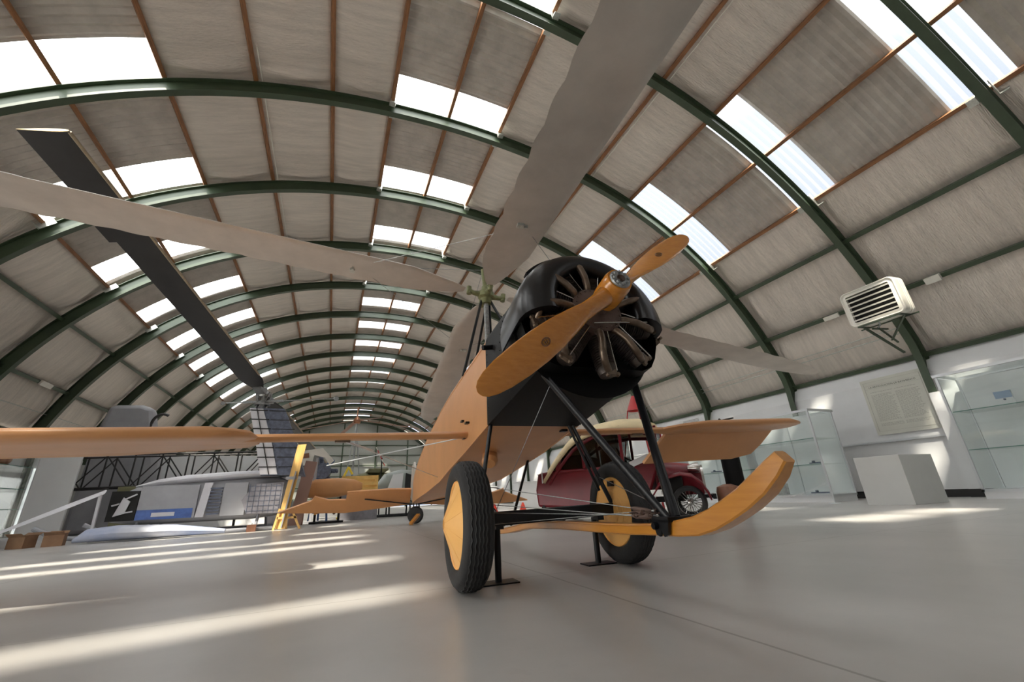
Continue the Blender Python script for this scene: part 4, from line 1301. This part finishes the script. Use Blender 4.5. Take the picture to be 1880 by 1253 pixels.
panel(-4.20, -3.05, .40, 1.16, 'heli_grey', 'cargo_door', th=.06)
panel(-4.20, -3.10, .40, .62, 'heli_blue', 'blue_band', th=.075)
panel(-3.9, -3.45, .46, .55, 'heli_light', 'blue_band_patch', th=.085)
panel(-3.03, -2.86, .40, 1.2, 'heli_light', 'door_post', th=.08, sl=.08)
lv = MB()
for i in range(9): lv.box((-2.68, YF-.02, .46+.075*i), (.26, .05, .035))
lv.build('louvre', 'slate', hull)
panel(-2.52, -2.0, .40, 1.18, 'heli_grey', 'engine_door', th=.06)
qp = MB().prism([(-2.10, .75), (-1.95, .42), (-1.2, .40), (-1.18, 1.16), (-1.85, 1.14)], (0, YF-.01, 0), (1, 0, 0), (0, 0, 1), (0, 1, 0), .06)
qp = qp.build('quilted_panel', 'heli_panel', hull)
ql = MB()
for i in range(7): ql.box((-1.95+.12*i, YF-.042, .78), (.012, .012, .7))
for i in range(6): ql.box((-1.6, YF-.042, .48+.12*i), (.75, .012, .012))
ql.build('quilt_seam', 'slate', qp)
in_ = MB()
in_.prism([(-4.62, .50), (-4.42, .56), (-4.36, .82), (-4.50, .92)], (0, YF-.03, 0), (1, 0, 0), (0, 0, 1), (0, 1, 0), .03); in_.bar((-4.45, YF-.03, .88), (-4.26, YF-.03, .98), .05, .03); in_.bar((-4.68, YF-.03, .74), (-4.55, YF-.03, .78), .08, .03); in_.bar((-4.42, YF-.03, .58), (-4.27, YF-.03, .60), .03, .03)
in_.build('instrument_panel', 'heli_light', hull)
# long pale roof fairing and the drooped beam to the nose
rfm = MB()
rs = []
for x, z, h, w in ((-4.45, 1.17, .03, .10), (-4.0, 1.25, .09, .30), (-3.4, 1.31, .12, .42), (-2.4, 1.38, .11, .45), (-1.4, 1.42, .09, .42), (-1.15, 1.43, .05, .3)):
    rs.append([V(x, 13.55+w*math.cos(2*math.pi*j/16), z+h*math.sin(2*math.pi*j/16)) for j in range(16)])
rfm.rings(rs); rfm.build('roof_fairing', 'heli_light', heli)
for yy, nm in ((13.05, 0), (15.2, 1)):
    sk_ = MB().tube([V(-5.9, yy, .34), V(-5.5, yy, .13), V(-4.9, yy, .055), V(-3.0, yy, .05), V(-1.3, yy, .05)], .05, 10)
    for x in (-4.2, -1.7): sk_.tube([V(x, yy, .05), V(x, yy+(.35 if nm == 0 else -.35), .42)], .035, 8)
    sk_.build('landing_skid', 'skid_grey', heli)
# rotor pylon
py = MB().rings([[V(x0, 13.0, z), V(x1, 13.0, z), V(x1, 14.0, z), V(x0, 14.0, z)] for x0, x1, z in ((-1.75, -.72, 1.34), (-1.95, -.98, 2.1), (-2.25, -1.42, 3.12))])
py = py.build('rotor_pylon', 'slate', heli)
gp = MB().rings([[V(x0, 12.99, z), V(x1, 12.99, z), V(x1, 12.97, z), V(x0, 12.97, z)] for x0, x1, z in ((-1.76, -1.36, 1.36), (-1.96, -1.58, 2.1), (-2.26, -1.94, 3.10))])
gp = gp.build('pale_grille', 'heli_light', py)
gl = MB()
for i in range(7):
    z = 1.55+.25*i; t = (z-1.34)/1.78; x0 = -1.75-.5*t
    gl.box((x0+.20, 12.965, z), (.42, .02, .03))
    gl.box((x0+.72, 12.99, z), (.55, .03, .02))
gl.bar((-1.56, 12.96, 1.36), (-2.09, 12.96, 3.1), .03, .02)
gl.build('grille_bar', 'heli_black', py)
hb = V(-2.03, 13.3, 3.57)
hm = MB().lathe([(0, -.55), (.07, -.55), (.07, -.1), (.16, -.08), (.18, 0), (.14, .08), (.06, .12), (.06, .2), (0, .2)], hb, (0, 0, 1), 18)
bd_ = V(-1.67, -7.8, 1.42).normalized(); bc_ = V(0, 0, 1).cross(bd_).normalized(); bn = bd_.cross(bc_)
hm.bar(hb-bd_*.55, hb+bd_*.55, .22, .12)
for i in range(10):
    a = i*2.4; hm.tube([hb+V(.13*math.cos(a), .13*math.sin(a), -.45), hb+V(.2*math.cos(a+.8), .2*math.sin(a+.8), .05)], .018, 6)
hm.lathe([(.14, -.02), (.20, -.02), (.20, .03), (.14, .03)], hb+V(0, 0, -.3), (0, 0, 1), 20)
hm = hm.build('rotor_head', 'steel_grey', heli)
sb = MB().tube([V(-2.96, 13.25, 3.27), V(-.14, 13.25, 3.52)], .016, 8); sb.bar((-2.5, 13.25, 3.31), (-1.5, 13.25, 3.40), .07, .06)
sb.lathe([(0, -.03), (.07, -.03), (.07, .03), (0, .03)], (-.12, 13.25, 3.52), (.3, -1, 0), 16); sb.lathe([(0, -.03), (.05, -.03), (.05, .03), (0, .03)], (-2.96, 13.25, 3.27), (.3, -1, 0), 16)
sb.build('stabiliser_bar', 'steel_grey', hm)
for sg in (1, -1):
    d = bd_*sg
    secs = []
    for r in [.45, .6, .8, 1.0]+[1.5+.5*i for i in range(13)]+[7.98]:
        ch = .53 if r > .9 else .25+.28*(r-.45)/.45
        tw = R(7)
        cd = bc_*math.cos(tw)+bn*math.sin(tw)*sg
        secs.append((hb+d*r+cd*ch*.5*1, -cd*ch, .12, bn))
    b_ = wing(MB(), secs).build('main_rotor_blade', 'heli_black', hm, ang=50)
    cd = bc_*math.cos(R(7))+bn*math.sin(R(7))*sg
    eg = MB().tube([hb+d*1.2+cd*.255, hb+d*7.97+cd*.255], .022, 8); eg.build('leading_edge_strip', 'heli_edge', b_)
    if sg > 0:
        wing(MB(), [(hb+d*7.982+cd*.264, -cd*.53, .12, bn), (hb+d*7.99+cd*.264, -cd*.53, .12, bn)]).build('tip_cap', 'cream', b_)
        tb_ = MB().box(hb+d*6.25-cd*.30, (.34, .12, .008), ax=(d, cd, bn)); tb_.build('trim_tab', 'heli_black', b_)

# grey pole sloping from the hull nose to the floor, resting on boxes
bm_ = MB()
rs = []
for t, w, h in ((0, .10, .05), (.35, .13, .06), (.7, .12, .05), (1.0, .04, .03)):
    p = V(-4.75, 12.75, 1.04).lerp(V(-6.0, 11.9, .25), t)
    rs.append([p+V(.2*w*math.cos(q), w*.4*math.sin(q), h*math.sin(q)) for q in [2*math.pi*j/10 for j in range(10)]])
bm_.rings(rs); bm_.bar((-5.95, 11.95, .28), (-5.95, 12.0, 0), .05, .05); bm_.bar((-4.8, 12.72, 1.0), (-4.8, 12.80, 0), .05, .05)
tag(bm_.build('tail_boom', 'heli_light'), 'thin pale grey tapered boom sloping down left of the helicopter', 'boom')
# tarpaulin-blue float lying along the floor
fl = MB(); rs = []
for x, w, h in ((-4.9, .05, .05), (-4.7, .22, .16), (-4.2, .30, .19), (-3.2, .26, .16), (-2.2, .06, .06)):
    rs.append([V(x, 12.35+w*math.cos(2*math.pi*j/14), .03+h*.8+h*.8*math.sin(2*math.pi*j/14)) for j in range(14)])
fl.rings(rs)
tag(fl.build('float_panel', mat('pale blue float', (0.50, 0.52, 0.58), 0.45, col2=(0.24, 0.30, 0.48), scale=1.3)), 'low pale float with blue paint on the floor before the helicopter', 'float')
# timber blocks and boxes under it
for i, (x, y, s_, rz, lab, m_) in enumerate(((-5.15, 12.25, .30, .2, 'brown cardboard box on the floor beside the glass case foot, right one', 'cardboard'), (-5.62, 12.2, .30, -.3, 'crumpled brown cardboard box at the foot of the left glass case', 'cardboard'), (-1.75, 12.9, .20, .1, 'dark wooden block under the helicopter hull', 'brown'))):
    b_ = MB().box((0, 0, s_*.4), (s_, s_*.9, s_*.8))
    if m_ == 'cardboard':
        for sy in (-1, 1): b_.box((0, sy*s_*.62, s_*.82), (s_*.98, s_*.4, .008), ax=(V(1, 0, 0), V(0, .85, sy*.52), V(0, -sy*.52, .85)))
    o = b_.build('cardboard_box' if m_ == 'cardboard' else 'wooden_block', m_); o.location = (x, y, 0); o.rotation_euler = (0, 0, rz); tag(o, lab, 'box' if m_ == 'cardboard' else 'block')
# glass case at the left edge
lc = case('tall glass display case on thin legs at the left edge of the picture', -6.1, -7.0, 11.35, 12.9, 2.12, (.75, 1.15, 1.6), (), back=False)
for i, (x, y, z, m_, s_, lab) in enumerate(((-6.45, 12.35, 1.62, 'bronze', .15, 'brown leather flying helmet on the top shelf of the left case'), (-6.4, 11.7, 1.62, 'olive', .13, 'olive green helmet on the top shelf of the left case'), (-6.4, 11.9, .77, 'slate', .12, 'dark camera on the lower shelf of the left case'))):
    e_ = MB().ball((x, y, z+s_*.8), s_, 16, (1, 1.15, .85)); e_.lathe([(0, .02), (s_*.9, .02), (s_*.95, 0)], (x, y, z), (0, 0, 1), 16)
    tag(e_.build('helmet' if i < 2 else 'camera', m_), lab, 'helmet' if i < 2 else 'camera')
# tall grey fin behind the helicopter
fn = thing('aircraft_fin', 'tall grey aircraft fin standing behind the helicopter hull', 'fin', (-7.0, 19.0, 0))
MB().prism([(-.85, 0), (1.5, 0), (1.2, 2.2), (.72, 4.15), (.35, 4.28), (-.55, 4.24), (-.72, 3.4)], (0, 0, 0), (1, 0, 0), (0, 0, 1), (0, 1, 0), .5).build('fin_skin', 'heli_grey', fn, bevel=.15)
lp = MB().tube([V(1.05+.30*math.cos(t), -.2, 3.55+.40*math.sin(t)) for t in [R(60)+R(230)*i/16 for i in range(17)]], .05, 8); lp.tube([V(1.0, -.2, 3.16), V(.9, -.2, 2.6)], .05, 8)
lp.build('hoop', 'heli_black', fn)
# bare steel tube airframe against the left wall
tf = thing('tube_airframe', 'bare steel tube aircraft frame standing along the left wall behind the helicopter', 'airframe', (0, 18, 0))
tr_ = MB()
xs = [-8.2+.72*i for i in range(9)]
for z, yy in ((1.35, -.35), (2.35, -.35), (1.35, .35), (2.35, .35)): tr_.tube([V(xs[0], yy, z), V(xs[-1], yy, z+.12)], .028, 8)
for i, x in enumerate(xs):
    for yy in (-.35, .35):
        tr_.tube([V(x, yy, 1.35+.013*i), V(x, yy, 2.35+.013*i)], .024, 8)
        if i < len(xs)-1: tr_.tube([V(x, yy, 1.35 if i % 2 else 2.35), V(xs[i+1], yy, 2.35 if i % 2 else 1.35)], .02, 8)
    tr_.tube([V(x, -.35, 1.36), V(x, .35, 1.36)], .02, 8)
tr_.build('truss', 'heli_black', tf)
for x in (-7.6, -5.3, -3.0): MB().tube([V(x, 0, 0), V(x, 0, 1.36)], .04, 8).bar((x, -.4, 1.36), (x, .4, 1.36), .05, .05).build('trestle', 'heli_black', tf)
# white panels and machines along the left
for (x, y, sx, sy, sz, m_, lab, nm, cat) in (
    (-7.3, 16.3, 1.0, .08, 2.2, 'white_wall', 'white upright panel behind the helicopter nose', 'partition_board', 'board'),
    (-5.6, 17.1, .8, .5, 1.35, 'olive', 'olive grey machine cabinet behind the helicopter cockpit', 'machine_cabinet', 'cabinet'),
    (-4.4, 19.4, 4.4, .08, 2.5, 'white_wall', 'wide white panel behind the steel tube frame', 'partition_board', 'board'),
    (-7.9, 20.2, 1.8, .08, 2.3, 'plinth', 'grey panel at the left wall behind the tall fin', 'partition_board', 'board')):
    b_ = MB().box((x, y, sz/2), (sx, sy, sz))
    for q in (-1, 1): b_.box((x+q*sx*.4, y, .02), (.06, max(.4, sy), .04))
    tag(b_.build(nm, m_, bevel=.01), lab, cat)

# ---------------------------------------------------------------- middle distance
# upright spruce blade on a stand
sp_ = thing('spruce_blade', 'pale yellow wooden rotor blade standing upright left of the tailplane', 'rotor blade', (-1.10, 12.75, 0))
wing_ = MB()
d = (V(.26, .0, 2.12)).normalized(); c = V(.75, -.66, 0).normalized(); n_ = d.cross(c)
wing(wing_, [(V(0, 0, .02)+d*r-c*.15, c*.30, .14, n_) for r in (0, .5, 1.1, 1.6, 2.1)])
wb_ = wing_.build('blade', 'pale_yellow', sp_)
MB().bar(V(.03, -.10, .05), V(.20, -.10, 1.4), .10, .03).build('grey_back', 'heli_grey', wb_)
MB().box(V(0, 0, .0)+d*1.25, (.34, .16, .07)).build('clamp', 'heli_grey', wb_)
lg = MB().bar((-.15, 0, .0), (-.06, 0, .5), .06, .05); lg.bar((.45, 0, 0), (.2, 0, .5), .06, .05); lg.bar((-.1, 0, .28), (.35, 0, .28), .06, .05); lg.bar((.1, .5, 0), (.1, 0, .5), .05, .05)
lg.build('trestle', 'pale_yellow', sp_)
# orange fuselage section behind the tail
of = MB(); rs = []
for x, zb_, zt, w in ((-.75, .80, 1.20, .22), (-.5, .74, 1.34, .34), (.2, .76, 1.36, .36), (.7, .86, 1.30, .30), (.95, .98, 1.18, .16)):
    rs.append([V(x, 15.5+w*math.copysign(abs(math.cos(q))**.5, math.cos(q)), (zb_+zt)/2+(zt-zb_)/2*math.copysign(abs(math.sin(q))**.5, math.sin(q))) for q in [2*math.pi*j/20 for j in range(20)]])
ofs = thing('fuselage_section', 'orange rounded fuselage section on black stands behind the tailplane', 'fuselage', (0, 0, 0))
of.rings(rs); of.build('shell', 'orange', ofs)
MB().bar((-.45, 15.1, .75), (-.3, 15.1, .30), .28, .22).build('foot_fairing', 'orange_wood', ofs)
st_ = MB().bar((.3, 15.5, .80), (.3, 15.5, .05), .07, .07); st_.bar((-.4, 15.5, .8), (-.4, 15.5, .05), .07, .07); st_.box((-.05, 15.5, .03), (1.0, .4, .06))
st_.build('stand', 'black_tube', ofs)
# yellow crate, machines, coloured bits
cr = thing('wooden_crate', 'yellow open wooden crate behind the orange fuselage section', 'crate', (.95, 17.0, 0))
cb_ = MB()
for z in (1.02, 1.22, 1.42): cb_.box((0, -.33, z), (1.25, .03, .13))
for x in (-.6, .6): cb_.box((x, 0, 1.22), (.05, .66, .55))
cb_.box((0, .33, 1.22), (1.25, .03, .5)); cb_.box((0, 0, .96), (1.25, .66, .03))
cb_.build('slats', 'crate_wood', cr)
MB().box((0, 0, .47), (1.3, .7, .94)).build('bench', 'heli_panel', cr)
eng_ = thing('radial_engine', 'dark blue aero engine on a stand behind the upright yellow blade', 'engine', (-.35, 17.4, 0))
e_ = MB().lathe([(0, -.3), (.28, -.28), (.30, .25), (.15, .35), (0, .35)], (0, 0, 1.72), (0, 1, 0), 20)
e_ = e_.build('crankcase', 'slate', eng_)
for k in range(7):
    a = 2*math.pi*k/7; dd = V(math.cos(a), 0, math.sin(a))
    prof = [(0, .25)]
    for i in range(8): prof += [(.09, .27+.03*i), (.075, .285+.03*i)]
    prof += [(.07, .52), (0, .54)]
    MB().lathe(prof, (0, -.05, 1.72), dd, 12).build('cylinder', 'blue_paint' if k % 2 else 'slate', e_)
MB().bar((-.3, 0, 0), (-.15, 0, 1.5), .07, .07).bar((.3, 0, 0), (.15, 0, 1.5), .07, .07).bar((0, .5, 0), (0, 0, 1.5), .07, .07).bar((-.25, 0, .3), (.25, 0, .3), .06, .06).build('stand', 'blue_paint', eng_)
def blob(nm, m_, lab, cat, c, s_, stand=True, sd='heli_panel'):
    t_ = thing(nm, lab, cat, (c[0], c[1], 0))
    MB().box((0, 0, c[2]/2), (s_[0]*1.3, s_[1]*1.1, c[2])).build('bench', sd, t_, bevel=.02)
    return t_
t_ = blob('tool_trolley', 'red_paint', 'red and orange painted trolley left of the upright yellow blade', 'trolley', (-1.55, 17.0, 1.62), (.5, .5, .3), sd='heli_panel')
MB().box((-.12, 0, 1.74), (.32, .4, .24)).build('red_tray', 'red_paint', t_, bevel=.02); MB().box((.16, -.05, 1.72), (.24, .36, .20)).build('orange_tray', 'hub_yellow', t_, bevel=.02); MB().box((.05, -.1, 1.90), (.2, .2, .12)).build('blue_tin', 'heli_grey', t_, bevel=.02)
t_ = thing('folding_crane', 'bright yellow lifting arm standing behind the crate', 'crane', (.55, 19.5, 0))
MB().bar((0, 0, 0), (0, 0, 1.5), .10, .10).bar((-.25, 0, .03), (.25, 0, .03), .5, .06).build('column', 'yellow_paint', t_)
MB().bar((-.18, 0, 1.45), (.05, 0, 2.02), .09, .09).bar((.05, 0, 2.02), (.22, 0, 1.72), .08, .08).build('arm', 'yellow_paint', t_)
t_ = thing('light_aircraft', 'olive green light aircraft far down the hall', 'aircraft', (1.9, 23.0, 0))
of = MB(); rs = []
for x, z, w, h in ((-1.1, 1.55, .12, .10), (-.7, 1.6, .35, .34), (0, 1.62, .42, .42), (.9, 1.6, .38, .36), (2.4, 1.55, .18, .16)):
    rs.append([V(x, w*math.cos(q), z+h*math.sin(q)) for q in [2*math.pi*j/16 for j in range(16)]])
of.rings(rs).build('fuselage', 'olive', t_)
MB().box((.1, 0, 2.02), (.9, 3.6, .10)).build('wing', 'olive', t_, bevel=.03)
for y in (-.7, .7): MB().tube([V(-.2, 0, 1.3), V(-.2, y, .32)], .035, 8).lathe([(0, -.05), (.3, -.06), (.33, 0), (.3, .06), (0, .05)], (-.2, y, .33), (0, 1, 0), 20).build('main_wheel', 'rubber', t_)
MB().tube([V(2.3, 0, 1.45), V(2.4, 0, 0)], .04, 8).build('tail_support', 'black_tube', t_)
# pale helicopter cabin right in front of it
hc_ = thing('cabin_shell', 'grey green glazed cabin shell behind the tail of the autogiro', 'cabin', (2.55, 18.2, 0))
cs = MB(); rs = []
for x, zb_, zt, w in ((-.95, .75, 1.15, .35), (-.6, .45, 1.62, .62), (0, .38, 1.78, .7), (.6, .42, 1.72, .66), (1.0, .6, 1.45, .4)):
    rs.append([V(x, w*math.copysign(abs(math.cos(q))**.5, math.cos(q)), (zb_+zt)/2+(zt-zb_)/2*math.copysign(abs(math.sin(q))**.5, math.sin(q))) for q in [2*math.pi*j/20 for j in range(20)]])
cs = cs.rings(rs).build('shell', mat('grey green shell', (0.25, 0.28, 0.26), 0.4), hc_)
MB().prism([(-.55, 1.0), (.0, .95), (.05, 1.6), (-.35, 1.55)], (0, -.71, 0), (1, 0, 0), (0, 0, 1), (0, 1, 0), .04).build('pale_window', 'white_wall', cs)
MB().prism([(.12, .95), (.62, 1.0), (.60, 1.45), (.14, 1.6)], (0, -.70, 0), (1, 0, 0), (0, 0, 1), (0, 1, 0), .04).build('dark_window', 'dark_void', cs)
for y in (-.5, .5): MB().tube([V(-.9, y, .05), V(.9, y, .05)], .04, 8).tube([V(-.4, y, .05), V(-.4, y*.8, .5)], .03, 8).tube([V(.4, y, .05), V(.4, y*.8, .5)], .03, 8).build('skid', 'black_tube', hc_)
# white aircraft structure hung over the engine: cream tail pieces
wf = thing('white_tail_frame', 'cream and white aircraft tail piece on a stand behind the upright blade', 'tail piece', (-.75, 16.3, 0))
MB().prism([(-.62, 1.95), (-.55, 2.30), (.35, 2.42), (.75, 2.0), (.62, 1.85), (.45, 2.1), (.1, 2.2), (.05, 1.95), (-.2, 1.85)], (0, 0, 0), (1, 0, 0), (0, 0, 1), (0, 1, 0), .10).build('shell', 'fairy_canvas', wf)
MB().prism([(-.35, 2.06), (-.05, 2.10), (-.08, 2.26), (-.35, 2.22)], (0, -.055, 0), (1, 0, 0), (0, 0, 1), (0, 1, 0), .02).build('dark_slot', 'brown', wf)
MB().bar((.2, .05, 0), (.2, .05, 2.1), .08, .08).bar((-.2, .05, .03), (.6, .05, .03), .5, .06).build('stand', 'heli_grey', wf)
pb = thing('skin_panel', 'pinkish brown curved panel leaning behind the upright blade', 'panel', (-.78, 14.6, 0))
MB().prism([(-.30, 0.02), (.05, .02), (.30, 1.8), (-.02, 1.85)], (0, 0, 0), (1, 0, 0), (0, 0, 1), (0, 1, 0), .10).build('sheet', mat('pinkish brown', (0.36, 0.22, 0.18), 0.5), pb)
MB().bar((.05, .5, 0), (.1, .06, 1.2), .05, .05).build('prop', 'brown', pb)
# distant autogiro with its rotor mast, near the far gable
fg = thing('distant_autogiro', 'small distant autogiro with a tall rotor mast seen under the crown roof lights', 'autogiro', (1.2, 30, 0))
MB().rings([[V(w*math.cos(q), y, 1.3+h*math.sin(q)) for q in [2*math.pi*j/16 for j in range(16)]] for y, w, h in ((-1.5, .2, .25), (-1.2, .5, .55), (0, .55, .6), (2, .4, .45), (4, .1, .15))]).build('fuselage', 'olive', fg)
MB().tube([V(0, .3, 1.8), V(0, .2, 5.9)], .06, 8).tube([V(-.5, .3, 1.7), V(0, .2, 5.6)], .04, 8).tube([V(.5, .3, 1.7), V(0, .2, 5.6)], .04, 8).build('rotor_mast', 'steel_grey', fg)
MB().lathe([(0, -.2), (.2, -.2), (.25, 0), (.15, .2), (.04, .3), (.04, .9), (0, .9)], (0, .2, 5.9), (0, 0, 1), 12).build('rotor_head', 'bronze', fg)
for az, el in ((195, -14), (15, -4), (105, -8), (285, -8)):
    a, e = R(az), R(el); dd = V(math.cos(a)*math.cos(e), math.sin(a)*math.cos(e), math.sin(e)); cc_ = V(0, 0, 1).cross(dd).normalized()
    wing(MB(), [(V(0, .2, 5.95)+dd*r-cc_*.15, cc_*.30, .12, dd.cross(cc_)) for r in (.2, 2.5, 4.6)]).build('rotor_blade', 'brown', fg)
for x in (-.9, .9): MB().tube([V(0, -.8, 1.0), V(x, -.8, .4)], .05, 8).lathe([(0, -.07), (.35, -.08), (.4, 0), (.35, .08), (0, .07)], (x, -.8, .4), (1, 0, 0), 20).build('main_wheel', 'rubber', fg)
MB().tube([V(0, 3.8, 1.2), V(0, 3.9, 0)], .05, 8).build('tail_prop', 'black_tube', fg)
# red and white striped propeller on a stand in the middle distance
rp = thing('striped_propeller', 'slim red and white striped propeller blade before the far gable', 'propeller', (1.95, 19.6, 0))
MB().bar((0, 0, 0), (0, 0, 2.4), .05, .05).bar((-.3, 0, .02), (.3, 0, .02), .5, .04).build('stand', 'black_tube', rp)
for i in range(6):
    t0, t1 = i/6, (i+1)/6
    a_, b_ = V(.12, -.06, 2.05), V(-.28, -.06, 2.85)
    MB().bar(a_.lerp(b_, t0), a_.lerp(b_, t1), .11, .03).build('blade_band', 'red_paint' if i % 2 == 0 else 'fairy_canvas', rp)
